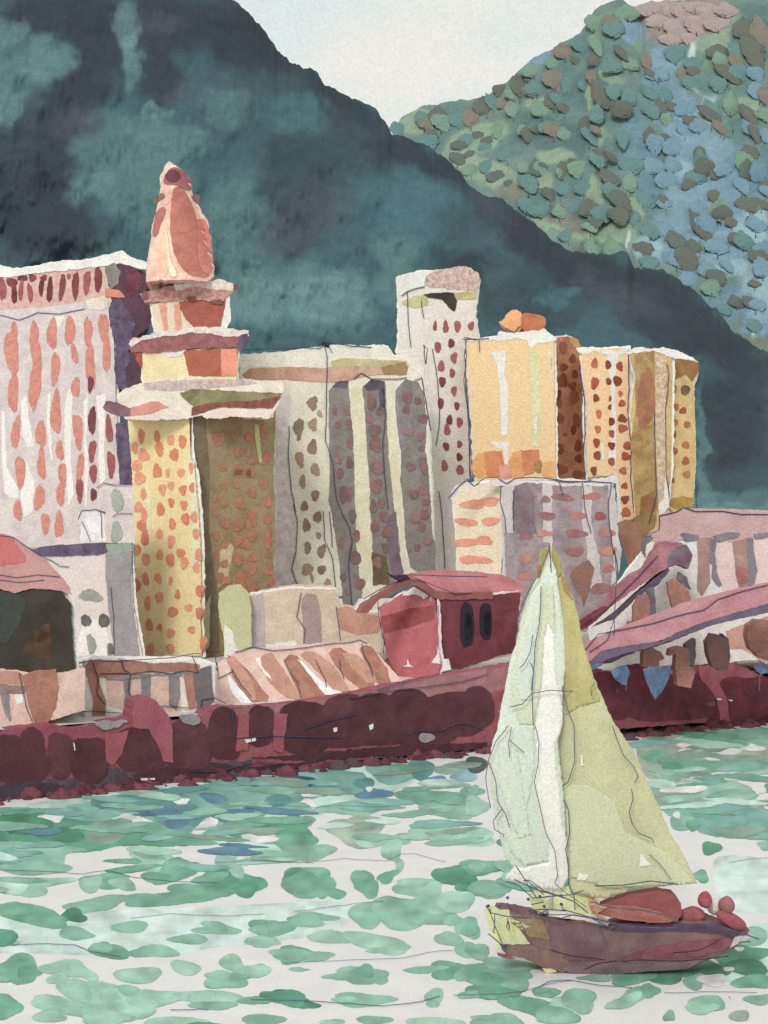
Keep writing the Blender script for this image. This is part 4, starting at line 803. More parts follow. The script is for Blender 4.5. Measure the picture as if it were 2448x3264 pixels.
# awnings
BLUE = wash((88, 108, 134), 150, (64, 80, 108), big=40, name='blue_canvas')
for s, px, lab in (("G 620,1330 660,1295 720,1285 745,1330 725,1420 690,1415 650,1380", 1975, 'small blue awning left of the pair on the quay wall'), ("G 832,1310 900,1295 1022,1290 1005,1370 960,1460 915,1510 880,1460 850,1380", 2095, 'larger triangular blue awning between two brown posts'), ("G 468,1290 500,1280 575,1270 560,1290 500,1318 478,1312", 1895, 'sliver of blue awning beside the sail edge'), ("G 1560,1300 1600,1280 1720,1275 1720,1330 1610,1345", 2440, 'blue awning at the right edge above the quay wall')):
    T = bldg('awning', px, 147, lab, 'awning', 'blue awnings on the quay')
    fa = Face(px - 60, 147, px + 60, 147, lean=.6, y0=2200)
    piece('canopy', s, fa, BLUE, T, 0, .12, 2.5)
    q = pts(s); lo = max(q, key=lambda p: p[1])
    tube('support', [fa(lo[0], lo[1], -.3), Vector((fa(lo[0], lo[1], 0).x, fa(lo[0], lo[1], 0).y + .5, 6))], .06, BP2, T)

# ------------------------------------------------------------------ quay wall
fc = Face(0, 120.4, 2448, 165.5)
T = thing('quay_wall', ray(1224, HY, 141) * 1 - Vector((0, 0, EYE)), 'long dark red quay wall with rounded maroon arches standing in the water', 'quay wall')
CRIM = wash((150, 84, 94), 138, (134, 66, 78), big=50, name='crimson_wall')
MAR = wash((92, 54, 62), 138, (78, 42, 50), big=70, name='maroon_arch')
MAR2 = wash((104, 60, 70), 140, (84, 48, 56), big=60, name='maroon_arch_light')
piece('wall_face', "N -900,2400 0,2338 C 60,1090 340,1060 500,1080 600,1060 860,1010 880,900 960,865 1030,900 1110,1000 1140,1040 1330,1000 1370,960 1500,940 1659,945 E 0,1370 400,1330 740,1280 1000,1225 1120,1200 1659,1110 N 1800,2085 G 480,1310 560,1310 640,1420 720,1400 800,1290 900,1400 1000,1380 1180,1290 1290,1310 1400,1270 1500,1300 1659,1370 N 3300,2080 3300,2215 2448,2296 2200,2306 1700,2345 1560,2385 1180,2418 870,2455 560,2500 0,2556 -900,2640", fc, CRIM, T, 0, 2.0, 4)
PCO = wash((158, 108, 112), 145, (144, 92, 98), big=50)
piece('coping', "E -100,1385 0,1370 400,1330 740,1280 1000,1225 1120,1200 1659,1112 N 1640,2118 1640,2190 1400,2240 1200,2262 900,2300 700,2310", fc, PCO, T, 1, .5, 3)
piece('coping', "E 1100,1180 1300,1160 1659,1105 1659,1200 1300,1290 1120,1260", fc, wash((168, 118, 122), 145), T, 2, .5, 2)
arch = dabs("C -400,1330,330,400 -150,1290,260,380 60,1280,160,310 210,1250,170,330 400,1260,140,300 590,1290,200,300 150,1340,330,200 940,1220,310,280 1240,1190,230,330 1480,1120,200,340")
arch += dabs("E 170,1480,160,260 470,1490,290,330 710,1440,250,330 660,1520,400,200 950,1440,290,340 1140,1400,250,330 1290,1450,300,300 1450,1400,330,290 1600,1360,200,260 1200,1530,260,160")
arch += dabs("G 560,1440,140,220 640,1560,180,180 780,1400,190,230 880,1560,260,180 1080,1460,260,250 1230,1440,150,200 1060,1590,360,110 1430,1500,220,260 1580,1500,260,260 1500,1600,420,100 1900,1420,330,330 2250,1380,330,330")
for i, (x, y, w, h, r) in enumerate(arch):
    piece('arch', dab_poly(x, y, w * (1.1 + .12 * (i % 3)), h * 1.03, r, i + 300, 44, .014, 2.7, .07), fc, MAR if (x < 1600 and i % 4) else (MAR2 if x < 1600 else wash((112, 52, 62), 150, (86, 44, 52), big=60)), T, 3, .5, 2, 4)
piece('wall_patch', "C -620,1400 -100,1400 0,1380 200,1390 400,1420 600,1400 720,1330 830,1350 1000,1340 1100,1330 1400,1310 1659,1290 1659,1395 1400,1420 1000,1470 800,1450 400,1500 0,1560 -620,1600", fc, wash((98, 84, 96), 125, (80, 66, 78), big=30), T, 2, .6, 6)
piece('wall_patch', "C -620,1480 0,1460 200,1430 420,1450 400,1500 200,1530 0,1562 -620,1620", fc, wash((78, 66, 78), 125, (66, 54, 64)), T, 4, .6, 5)
piece('wall_patch', "I 700,340 1000,260 1300,300 1659,270 J 0,250 500,210 900,180 1250,170 1240,200 900,235 560,250 400,260 50,335 I 1000,390 720,400", fc, wash((84, 52, 60), 132, (68, 44, 52)), T, 3, .6, 6)
for s in ("J 880,125 940,115 985,150 900,175", "C 620,1040 800,1020 850,1030 800,1060 680,1092 640,1070", "C 1180,990 1310,985 1330,1050 1250,1060 1180,1020"): piece('wall_patch', s, fc, wash((150, 140, 146), 130, (128, 118, 126)), T, 6, .1, 5, smooth=2)
for s in ("J 620,80 640,70 640,95 625,105", "J 430,95 450,90 450,110 435,115", "I 1290,150 1320,150 1325,165 1300,172", "J 0,150 20,145 20,160 2,165", "C 925,1412 1018,1408 1020,1418 930,1425", "G 1310,1505 1330,1502 1350,1512 1320,1515", "G 1385,1512 1420,1515 1410,1525", "C 480,1170 490,1180 494,1225 488,1225"): piece('wall_chip', s, fc, WHITE, T, 7, .3, 2)
for s in ("C 870,990 890,900 960,862 1030,900 1110,990 1140,1100 1140,1310 1080,1300 1040,1180 980,1090 870,1070", "C 690,1130 850,1090 800,1250 740,1330 700,1300", "E 20,1400 90,1400 80,1640 0,1650", "E 250,1400 340,1400 310,1659 250,1640", "G 1190,1290 1260,1290 1330,1400 1380,1500 1400,1659 1340,1659 1310,1500 1200,1360"):
    piece('wall_strip', s, fc, wash((162, 86, 98), 135, (148, 74, 86)), T, 4, .5, 3)
for s in ("E 0,1560 200,1545 450,1550 700,1555", "E 450,1500 600,1450 800,1400", "E 1120,1540 1200,1510 1350,1510 1450,1460 1540,1470 1640,1500", "C 1530,935 1540,1140", "E 750,1300 1000,1250 1230,1225 1480,1190 1659,1140", "E 930,1240 1100,1190 1280,1150 1480,1095", "I 1000,320 1150,320 1350,270 1500,280"): wire('mooring_cable', s, fc, T, 3, 1.2)

# rough stones along the foot of the wall
_r = random.Random(9); groups = {0: ([], []), 1: ([], []), 2: ([], [])}
for i in range(620):
    t = _r.uniform(-.3, 1.25); base = QA + (QB - QA) * t - qn * (_r.uniform(0, 1) ** 2 * 2.3); base.z = 0
    V, Fc = groups[_r.choice((0, 0, 1, 2, 2))]; k = len(V); q0 = _r.uniform(0, 1) ** 2; sx, sy, sz = .15 + 1.1 * q0, .15 + .5 * q0, _r.uniform(.12, .3) + q0 * _r.uniform(.1, .9)
    for j in range(5):
        for q in range(8):
            th = math.pi * j / 8; p = 2 * math.pi * q / 8; u = _r.uniform(.8, 1.2)
            V.append(base + Vector((sx * math.sin(th) * math.cos(p) * u, sy * math.sin(th) * math.sin(p) * u, sz * math.cos(th) * u - .05 * j)))
    for j in range(4):
        for q in range(8): Fc.append([k + j * 8 + q, k + (j + 1) * 8 + q, k + (j + 1) * 8 + (q + 1) % 8, k + j * 8 + (q + 1) % 8])
for g, m in ((0, MAR), (1, wash((88, 70, 80), 130, (78, 58, 66))), (2, wash((116, 64, 74), 130, (96, 52, 62)))):
    o = mesh_obj('rubble', groups[g][0], groups[g][1], m, None, None, True); tag(o, kind='stuff')

# ------------------------------------------------------------------ trees on the far hillside
def crown_mesh(k, mat):
    """crown of a far tree: a lumpy leafy mass with a ragged rim of leaf tufts"""
    if (k, mat.name) in _tree_mesh: return _tree_mesh[(k, mat.name)]
    rnd = random.Random(k * 11 + 5); V = []; Fc = []; nu, nv = 28, 18
    ph = [rnd.uniform(0, 6.28) for _ in range(6)]
    def rad(th, p):
        return .46 * (1 + .16 * math.sin(2 * p + ph[0]) * math.sin(th) + .15 * math.sin(3 * th + ph[1]) + .10 * math.sin(3 * p + 2 * th + ph[2]) + .06 * math.sin(7 * p + 5 * th + ph[3]) + .05 * math.sin(9 * th - 4 * p + ph[4]))
    for j in range(nv + 1):
        for i in range(nu):
            th = math.pi * j / nv; p = 2 * math.pi * i / nu; r = rad(th, p) * (1 + rnd.uniform(-.035, .035) * math.sin(th))
            V.append(Vector((r * math.sin(th) * math.cos(p), r * math.sin(th) * math.sin(p), r * math.cos(th))))
    for j in range(nv):
        for i in range(nu): Fc.append([j * nu + i, (j + 1) * nu + i, (j + 1) * nu + (i + 1) % nu, j * nu + (i + 1) % nu])
    for i in range(150):
        th = math.acos(rnd.uniform(-1, 1)); p = rnd.uniform(0, 6.28); r = rad(th, p) * rnd.uniform(.99, 1.03)
        c = Vector((r * math.sin(th) * math.cos(p), r * math.sin(th) * math.sin(p), r * math.cos(th))); s_ = rnd.uniform(.02, .045)
        a = c.orthogonal().normalized() * s_; a.rotate(Quaternion(c.normalized(), rnd.uniform(0, 6.28))); b = c.cross(a).normalized() * s_
        q = len(V); V += [c - a, c + b, c + a, c - b]; Fc.append([q, q + 1, q + 2, q + 3])
    me = bpy.data.meshes.new('crown'); me.from_pydata([tuple(v) for v in V], [], Fc); me.update(); me.materials.append(mat)
    me.polygons.foreach_set('use_smooth', [True] * len(me.polygons))
    _tree_mesh[(k, mat.name)] = me
    return me
_tree_mesh = {}
trunk_me = None
TM = [wash((94, 98, 88), 900, (88, 98, 92), big=40, k=.86, name='olive_brown_leaves'), wash((124, 116, 104), 900, (110, 106, 98), big=40, k=.88, name='umber_leaves'), wash((90, 100, 94), 900, (84, 98, 94), big=40, k=.88, name='grey_green_leaves')]
TM += [wash((90, 124, 122), 900, (84, 118, 118), big=40, k=.86, name='blue_green_leaves'), wash((108, 138, 120), 900, (100, 130, 114), big=40, k=.86, name='sage_leaves'), wash((104, 136, 152), 900, (98, 130, 146), big=40, k=.88, name='blue_grey_leaves'), wash((150, 136, 130), 900, (140, 128, 126), big=40, k=.80, name='mauve_brown_leaves')]
TRK = wash((90, 84, 76), 900, name='bark')
def place_tree(px, py, w, h, rot, mi, label, grp='brown trees dotted over the far hillside'):
    global trunk_me
    d = far_depth(px, py); m = d / F
    base = ray(px, py + h / 2, far_depth(px, py + h / 2) - .4); ctr = ray(px, py, d - 2.3) - base
    t = thing('tree', base, label, 'tree', grp)
    if trunk_me is None:
        V = []; Fc = []
        for j, (r, z) in enumerate(((.05, -.25), (.035, .1), (.015, .5))):
            for k in range(6): V.append((r * math.cos(k * 1.047), r * math.sin(k * 1.047), z))
        for j in range(2):
            for k in range(6): Fc.append([j * 6 + k, j * 6 + (k + 1) % 6, (j + 1) * 6 + (k + 1) % 6, (j + 1) * 6 + k])
        trunk_me = bpy.data.meshes.new('trunk'); trunk_me.from_pydata(V, [], Fc); trunk_me.materials.append(TRK)
    c = bpy.data.objects.new('crown', crown_mesh(int(px + py) % 6, TM[mi])); COL.objects.link(c); c.parent = t
    c.location = ctr; c.scale = (w * m * 1.15, w * m * .17, h * m * 1.42)
    c.rotation_mode = 'QUATERNION'; c.rotation_quaternion = Quaternion((1, 0, 0), -math.atan2(ctr.y, ctr.z)) @ Quaternion((0, 1, 0), R(rot))
    k = bpy.data.objects.new('trunk', trunk_me); COL.objects.link(k); k.parent = t; k.scale = (w * m * .8, w * m * .8, h * m * .4)
tl = """L 150,550,60,80,-30 205,510,60,110,0 175,590,40,70,-20 350,520,60,120,5 420,470,90,120,-10 480,400,70,70,0 500,460,60,60,0 430,620,70,80,20 380,600,50,50,0 300,640,60,60,0 290,700,60,90,-20 350,680,50,40,-20 620,400,60,70,0
 565,380,55,150,-5 600,330,50,70,0 720,350,80,110,-10 715,440,60,120,5 760,480,50,80,-25 715,570,70,110,0 600,590,60,90,0 640,570,40,40,0 765,230,75,90,-20 815,270,30,60,-40 890,265,50,60,-15 880,340,50,70,0 920,420,70,140,-15 1010,480,90,80,-35 965,100,80,70,0
 1010,230,40,90,-20 1060,290,40,70,-30 1125,270,35,90,0 1150,330,40,80,-35 860,550,50,90,0 900,570,30,50,-35 920,690,50,90,-10 965,690,30,60,-40 960,780,60,110,-20 1010,880,60,110,-25 635,740,45,95,0 670,735,30,45,-35 755,750,50,100,5 800,720,40,50,-30
 700,860,60,100,-20 740,930,60,90,-15 870,920,70,100,0 900,970,70,80,0 1000,950,90,80,-10 1030,920,50,70,-20 480,780,90,80,-10 520,810,50,50,0 1110,740,60,90,0 1100,800,40,60,0 1185,470,50,90,0 1235,470,60,90,-20 1280,330,45,80,5 1335,315,45,60,-20 1140,600,50,70,0 1210,640,55,90,0
 1330,540,70,80,-35 1410,510,55,130,-35 1450,560,35,80,-35 1360,680,40,70,0 1385,740,70,80,-20 1430,770,40,50,-40 1310,815,50,50,-20 1420,860,40,70,15 1460,940,70,60,0 1500,980,40,60,-40 1580,680,70,90,0 1570,750,60,80,0 1580,900,90,90,-10 1630,900,60,70,-30 1585,975,40,60,-10
 1520,1055,70,70,-10 1360,1000,60,160,-15 1260,1060,70,120,-15 1300,1150,90,140,-10 1110,1105,90,80,-10 1430,1220,80,80,-20 1600,1250,55,55,0 1520,1330,70,70,-10 1580,1330,50,60,-40 1440,230,80,70,0 1490,330,70,150,-30 1520,270,50,80,-20 1590,230,90,200,-5 1560,130,90,110,0 1630,150,90,200,0 1580,520,50,150,-15 1600,590,40,90,-10 1645,420,40,90,0 1640,820,40,60,30 1620,1120,70,80,-20 1330,1090,60,90,0 1210,900,40,120,-10"""
ORD = 'first second third fourth fifth sixth seventh eighth ninth tenth eleventh twelfth thirteenth fourteenth fifteenth sixteenth seventeenth eighteenth nineteenth twentieth'.split()
ORD += ['twenty-' + o for o in ORD[:9]] + ['thirtieth'] + ['thirty-' + o for o in ORD[:9]]
TL = dabs(tl); band = lambda y: 0 if y < 250 else 1 if y < 400 else 2 if y < 560 else 3 if y < 700 else 4
BN = ['near the crest', 'on the upper slope', 'midway up the slope', 'on the lower slope', 'at the foot']
rank = {}
for bnd in range(5):
    for n, i in enumerate(sorted([i for i in range(len(TL)) if band(TL[i][1]) == bnd], key=lambda i: TL[i][0])): rank[i] = n
for i, (x, y, w, h, r) in enumerate(TL):
    mi = 0 if i % 3 else (1 if y < 420 else 2)
    look = ('leaning ' if abs(r) >= 20 else 'upright ') + ('slim' if h > 1.6 * w else ('broad' if w > 1.05 * h else 'rounded'))
    place_tree(x, y, w, h, r, mi, '%s brown tree, %s from the left of those %s' % (look, ORD[rank[i]], BN[band(y)]))

# paler blue-green trees between the brown ones
_r = random.Random(21); pale = []
while len(pale) < 120:
    x = _r.uniform(1270, 2445); y = _r.uniform(20, 1080)
    if y < float(np.interp(x, _fx, _fy)) + 25: continue
    nr = float(np.interp(x, [p[0] for p in near_ridge], [p[1] for p in near_ridge]))
    if y > nr - 10 or (x > 2030 and y < 150) or any(abs(x - q[0]) < 42 and abs(y - q[1]) < 48 for q in pale): continue
    pale.append((x, y))
MV = dabs("L 1140,45,100,70 1215,40,110,90 1180,95,90,80 1290,55,110,110 1255,125,110,100 1345,110,110,100 1400,60,110,100 1470,45,100,80 1235,175,80,60 1310,170,70,60 1440,110,90,70 1150,20,90,60 1350,30,90,70")
for n, (x, y, w, h, q) in enumerate(sorted(MV)): place_tree(x, max(y, 25), w, h, 0, 6, 'big mauve-brown tree on the top right crest, %s from the left of its clump' % ORD[n], 'mauve-brown trees on the top right crest')
pb = {}
for x, y in pale: pb.setdefault(band(y), []).append((x, y))
for bnd, lst in pb.items():
    for n, (x, y) in enumerate(sorted(lst)):
        mi = 5 if (x > 2080 and y > 200 and _r.random() < .7) else (3 if _r.random() < .6 else 4)
        w, h = _r.uniform(34, 62), _r.uniform(48, 80)
        place_tree(x, y, w, h, _r.uniform(-24, 8), mi, 'pale %s tree, %s from the left of those %s' % ({3: 'blue-green', 4: 'sage green', 5: 'blue-grey'}[mi], ORD[n], BN[bnd]), 'pale trees between the brown ones on the far hillside')

# ------------------------------------------------------------------ ripples on the water
RPAL = dict(p=(184, 210, 199), P=(198, 214, 208), m=(154, 190, 172), n=(136, 176, 158), g=(114, 162, 140), G=(92, 148, 122), d=(80, 132, 108), t=(126, 170, 160), T=(98, 144, 142), b=(94, 130, 150), B=(56, 98, 126), c=(140, 174, 182), y=(134, 158, 144), Y=(158, 174, 158), w=(218, 215, 215), k=(84, 106, 98))
rv = []; rf_ = []; rc = []
def wat(px, py, z):
    d = F * (EYE - z) / (py - HY); return ray(px, py, d)
RZ = [0.004]
def ripple(poly, col, amp=2.2, step=5.0, layer=0):
    _seed[0] += 1; RZ[0] += .00009
    poly = roughen(poly, amp, step, _seed[0]); z = RZ[0]
    # pigment-like darker rim and paler heart, as foam and weed gather at a ripple's edge
    cx = sum(p[0] for p in poly) / len(poly); cy = sum(p[1] for p in poly) / len(poly)
    vo, fo = cdt([(p[0], p[1]) for p in poly], 16)
    base = np.array([lin(c) / KR for c in col])
    k = len(rv)
    vx = np.array([v[0] for v in vo]); vy = np.array([v[1] for v in vo])
    n = fbm(vx / 60 + _seed[0] * 3, vy / 30, 4)
    for i, v in enumerate(vo):
        edge = 1.0 if i < len(poly) else 0.0
        rv.append(wat(v[0], v[1], z)); rc.append(np.clip(base * (1 + .9 * n[i] - .03 * edge) + .0, 0, .85))
    for f in fo:
        f = list(f); a, b, c = (rv[k + q] for q in f[:3])
        if (b - a).cross(c - a).z < 0: f.reverse()
        rf_.append([k + q for q in f])
KR = .90
def rip(s, shape_seed=0):
    c = CR['N']
    for tok in s.split():
        if tok in CR: c = CR[tok]; continue
        f = tok.split(','); v = [float(q) for q in f[1:]]; v += [0] * (5 - len(v))
        x, y, w, h = c[0] + v[0] * c[2], c[1] + v[1] * c[2], v[2] * c[2], v[3] * c[2]
        ripple(dab_poly(x, y, w, h, v[4], int(x * 3 + y), 44, .014, (1.55, 1.8, 2.1, 2.4)[int(x + y) % 4], .2), RPAL[f[0]], 2.0)
def rpoly(c, s): ripple(chaikin(pts(s)), RPAL[c], 3.2)
# pale washes
rpoly('P', "I -200,1000 0,1100 400,1060 900,1050 1300,1030 1659,1010 J 520,1000 520,1150 300,1200 0,1240 I 1200,1240 800,1320 400,1290 -200,1280")
rpoly('P', "H 1350,780 1400,740 1659,760 1900,780 1900,1090 1659,1065 1450,1060 1380,980 1350,880")
rpoly('p', "H 1530,1140 1659,1120 2000,1110 2000,1450 1659,1450 1300,1450 1400,1330 1500,1240")
rpoly('p', "I -400,520 0,520 300,470 500,420 900,400 1370,350 1659,320 J 0,380 400,300 800,260 900,400 500,480 100,720 I 1659,700 1500,800 1200,720 1000,640 850,640 700,545 620,560 400,760 0,830 -400,850")
rpoly('t', "I 20,515 350,520 360,500 500,480 520,460 800,420 1000,400 1370,350 1659,330 J 60,380 350,280 500,320 620,330 600,430 400,450 200,500 50,560 I 1400,600 1150,640 1000,655 950,650 850,640 700,545 620,560 500,600 300,560 200,580 20,560")
rpoly('t', "H 940,60 1100,60 1250,60 1659,30 2000,20 2000,300 1659,180 1500,150 1300,130 1100,110 960,100")
rpoly('Y', "H 920,120 1000,60 1150,60 1300,110 1250,180 1400,250 1500,160 1659,100 2000,100 2000,300 1659,290 1350,330 1150,350 1000,340 940,240")
rpoly('y', "H 1000,330 1040,290 1100,400 1300,330 1500,340 1600,440 1659,500 2000,520 2000,700 1659,665 1300,640 1200,560 1060,500 1010,430")
rpoly('t', "H 1060,500 1200,480 1500,470 1659,500 2000,560 2000,690 1659,650 1400,650 1280,620 1150,550")
rpoly('m', "H 1320,350 1480,335 1580,400 1640,440 1600,480 1300,500 1040,440 1100,410 1280,410")
rpoly('G', "I -400,560 0,570 200,530 450,590 700,590 900,640 1080,700 950,725 700,715 600,720 500,750 300,760 0,760 -400,770")
rpoly('n', "I 0,690 250,700 500,740 350,750 340,830 200,830 100,820 0,850 -300,860 -300,700")
rpoly('y', "I 450,640 480,590 700,560 700,640 620,700 540,710 460,700")
rpoly('T', "I 485,460 700,450 820,420 1000,440 1020,520 900,600 800,560 700,530 480,520")
rpoly('T', "I 820,500 900,470 1050,500 1090,560 1040,620 960,640 880,620 800,570")
rip("""I w,270,570,130,50 w,690,560,100,30 w,800,600,120,26,30 w,900,650,120,20,15 w,1090,610,180,60,-30 w,1250,590,200,30,-12 w,960,480,90,30 w,500,430,12,40 d,120,600,320,110 d,330,660,240,90 k,60,620,80,60 g,950,670,420,70,10 g,760,620,200,60 t,1220,360,330,60,-4 b,880,450,140,50 b,1130,465,160,55,12 b,1230,555,230,70,-6 b,1340,380,60,60 b,930,600,140,50
 T,1490,500,200,100,10 g,1400,640,440,150,5 G,1560,640,170,160 w,1375,672,190,48 n,1450,770,330,60 y,1600,590,150,60""")
rip("""J B,230,372,210,56 B,340,390,120,40 b,400,415,150,50 T,600,390,110,80 w,330,440,140,40 w,840,430,160,44 w,300,500,90,60 b,640,440,220,60 w,625,415,40,26 t,760,330,300,120 T,900,310,150,110 b,980,370,130,50 y,1110,300,300,66,-8 c,1130,350,160,60 T,430,300,160,60
 n,560,510,420,90,-6 g,980,470,400,100,3 n,1040,530,280,90,6 n,1170,430,130,60 n,240,520,200,60 G,200,620,240,100 g,230,700,220,120 n,310,750,260,90 w,60,680,160,40 Y,560,640,300,150 Y,600,590,220,70 y,620,610,140,50 m,640,690,220,70 m,1000,640,380,90 m,1130,680,290,80 m,780,680,200,60
 m,745,740,110,110 m,785,820,44,80 g,300,900,240,150 g,390,930,100,130 g,440,965,140,50,15 g,590,900,130,110,30 g,620,940,140,100 g,720,880,130,60,-20 G,240,880,140,90 m,890,940,270,90 m,860,910,180,50 G,1060,870,200,100 G,1230,825,230,70 d,1150,900,110,60 n,1240,950,240,100 G,1130,945,100,60
 n,620,1080,210,150 n,800,1070,300,180 n,950,1060,260,160 m,1080,1010,210,110 n,1150,1150,130,110 n,1070,1110,110,60 n,320,1095,260,60 g,110,1150,230,90 n,290,1120,210,60
 m,420,1200,240,80,5 m,650,1220,330,80,6 m,740,1265,230,60,-4 m,1050,1210,150,80,15 n,1160,1270,180,90,6 m,60,1220,200,50 g,240,1290,250,80,8 n,330,1300,230,50 g,200,1330,90,30 n,250,1370,120,24
 n,590,1400,260,90 n,500,1400,240,44,-6 n,670,1410,140,70 m,40,1370,110,60 g,1060,1375,240,90 n,920,1370,240,40,-4 n,1140,1400,110,90 g,600,1380,120,70
 d,200,1520,240,76,10 d,300,1560,130,40 G,70,1530,160,40 n,600,1530,310,70 n,490,1530,130,40 n,970,1510,100,80 n,960,1550,70,50 g,1270,1490,260,80 n,1190,1500,220,40,-5 n,60,1640,260,70 m,430,1650,130,40 n,650,1640,180,60 n,1310,1640,260,70 m,960,1660,340,70
 g,1330,1370,340,90,5 n,1300,1420,260,60 n,1410,1450,110,90 n,1350,1390,200,60 g,1500,1560,260,90,20 n,1600,1600,200,110 g,1560,1490,160,50 m,1660,1550,120,100""")
rip("""I n,180,830,360,100 m,200,910,380,60,-4 m,130,940,280,100 p,60,930,200,90 g,560,900,260,90 m,650,920,150,60,10 m,480,920,110,90 m,800,790,260,110,10 g,930,850,260,130,-20 g,820,880,160,60 n,780,760,180,60,15 G,1220,910,330,130 G,1300,950,150,80 g,1110,890,200,60,-15 m,1190,770,110,100 m,1240,840,130,70,30
 g,1590,920,190,150 g,900,1000,480,70,-3 g,1050,960,330,80 g,760,1000,220,80 n,520,1020,330,80,-8 n,440,1040,200,70 d,390,1085,140,70 g,160,1080,350,110,10 g,260,1120,220,60 g,80,1050,180,70 n,400,1180,210,70,8
 n,690,1145,190,64 n,1150,1160,240,60 n,1000,1210,210,60 n,1140,1140,140,50,10 n,1420,1155,190,84 n,1620,1110,180,60 n,40,1225,120,50 g,580,1275,210,80,8 n,540,1250,120,50 n,815,1275,245,66 m,1390,1230,120,50 n,1540,1290,200,70,6
 g,90,1370,260,160 g,150,1390,140,80 m,350,1365,270,90 m,450,1390,160,60,25 m,730,1400,235,90 m,310,1420,120,60 m,980,1360,170,70,15 n,1190,1430,210,90 m,1230,1340,150,90,20 m,1340,1380,180,70 n,1150,1400,140,50 n,1260,1410,110,50
 m,500,1490,400,110,10 m,620,1560,360,170 m,800,1520,360,90 m,1110,1520,380,80,6 n,1130,1560,240,50 m,360,1570,400,90,12 m,560,1630,300,90 n,680,1480,120,60 m,400,1480,200,110,20 m,920,1650,380,60 g,30,1570,180,130 G,1510,1520,220,90,10 g,1340,1535,180,44 n,1400,1640,220,60 m,260,1620,180,60""")
rip("""H g,1330,80,340,100,-4 G,1310,90,170,80 g,1530,80,240,60,-4 n,1620,110,120,60 G,1210,60,200,40 g,1030,90,150,50,20 w,1000,120,90,34,10 w,1210,130,160,50,20 w,1180,170,60,30 w,1560,140,160,40,10 w,1360,180,60,30 g,1060,200,260,70,6 g,1200,240,330,90,4 g,1250,280,220,70 n,1120,310,110,90 G,1130,250,130,50 n,1420,270,90,50 m,1520,220,170,50 m,1600,270,180,60 w,1060,280,60,26 w,1440,300,180,50,4 w,1200,370,260,60,-6 w,1100,360,90,70
 m,1440,370,240,80 m,1500,410,210,70 t,1360,470,420,70 n,1190,560,190,90,4 g,1240,575,80,70 G,1342,706,108,76 g,1281,862,102,72 w,1150,520,40,40 w,1630,440,60,60 n,1640,690,80,50 t,1400,560,300,90 y,1500,610,330,60
 G,1500,1300,330,120,-6 G,1290,1380,300,110,-4 d,1340,1390,240,70 d,1540,1370,240,90 G,1080,1420,260,90 g,900,1430,260,70,-4 n,1560,1200,200,110 g,1580,1450,220,80 n,1250,1450,120,90 w,1350,1440,150,70 w,1440,1380,60,26 w,1500,1270,50,24
 n,210,1355,330,70,5 g,100,1440,260,80,6 n,250,1470,150,90 m,470,1370,130,50 n,700,1430,200,40 n,930,1520,230,80,-15 m,860,1560,200,70,-20 g,1000,1500,110,80 n,1320,1570,200,90 m,1290,1600,170,60 n,1610,1550,160,60 n,600,1540,190,110 m,620,1590,140,70 g,430,1520,90,40 g,150,1510,250,80 g,330,1590,330,90,15 n,480,1640,260,90 Y,1500,1640,120,60 n,1110,1640,60,60 n,90,1650,180,30
 g,60,810,250,90 n,40,810,90,60 n,100,930,240,100 g,0,1150,100,100 n,40,1280,130,90 m,40,630,160,90 n,20,380,70,50 m,30,470,140,110 k,30,240,110,100 k,905,62,80,56,-50 w,300,1190,20,10""")
RIPM = wash((1, 1, 1), 95, big=110, attr=True, amp=.1, name='green_ripples', rough=.6, bump=.5)
# more thin strokes of ripple below the quay
_r = random.Random(12)
for i in range(90):
    x = _r.uniform(-60, 1560) if i % 4 else _r.uniform(2060, 2440); y = 2560 - x * .104 + 18 + _r.uniform(0, 1) ** 1.3 * 260
    ripple(dab_poly(x, y, _r.uniform(90, 240), _r.uniform(14, 30), _r.uniform(-6, 5), i * 7, 40, .02, 1.6, .2), RPAL[_r.choice('tnmgtTbyn' if x < 900 else 'nmgtyp')], 2.6)
# a quieter run of ripples carries on beyond the frame on both sides
_r = random.Random(5)
for i in range(150):
    side = _r.random() < .5; y = _r.uniform(2480, 3600)
    x = _r.uniform(-900, -40) if side else _r.uniform(2500, 3400)
    ripple(dab_poly(x, y, _r.uniform(70, 220), _r.uniform(25, 60), _r.uniform(-8, 8), i, 30, .01, 2.2, .15), RPAL[_r.choice('mngGp')], 2)
for i in range(60):
    ripple(dab_poly(_r.uniform(-100, 2500), _r.uniform(3290, 3650), _r.uniform(120, 260), _r.uniform(40, 70), _r.uniform(-8, 8), i, 30, .01, 2.2, .15), RPAL[_r.choice('mngG')], 2)
for i in range(70):
    x = _r.uniform(1600, 2140); y = _r.uniform(2430, 2860)
    if 1640 + (2860 - y) * .05 < x < 1800 + (y - 2100) * .45: ripple(dab_poly(x, y, _r.uniform(80, 190), _r.uniform(24, 50), _r.uniform(-8, 8), i, 30, .01, 2.0, .15), RPAL[_r.choice('mngG')], 2)
rip_o = mesh_obj('ripples', rv, rf_, RIPM, None, np.array(rc)); tag(rip_o, kind='stuff')
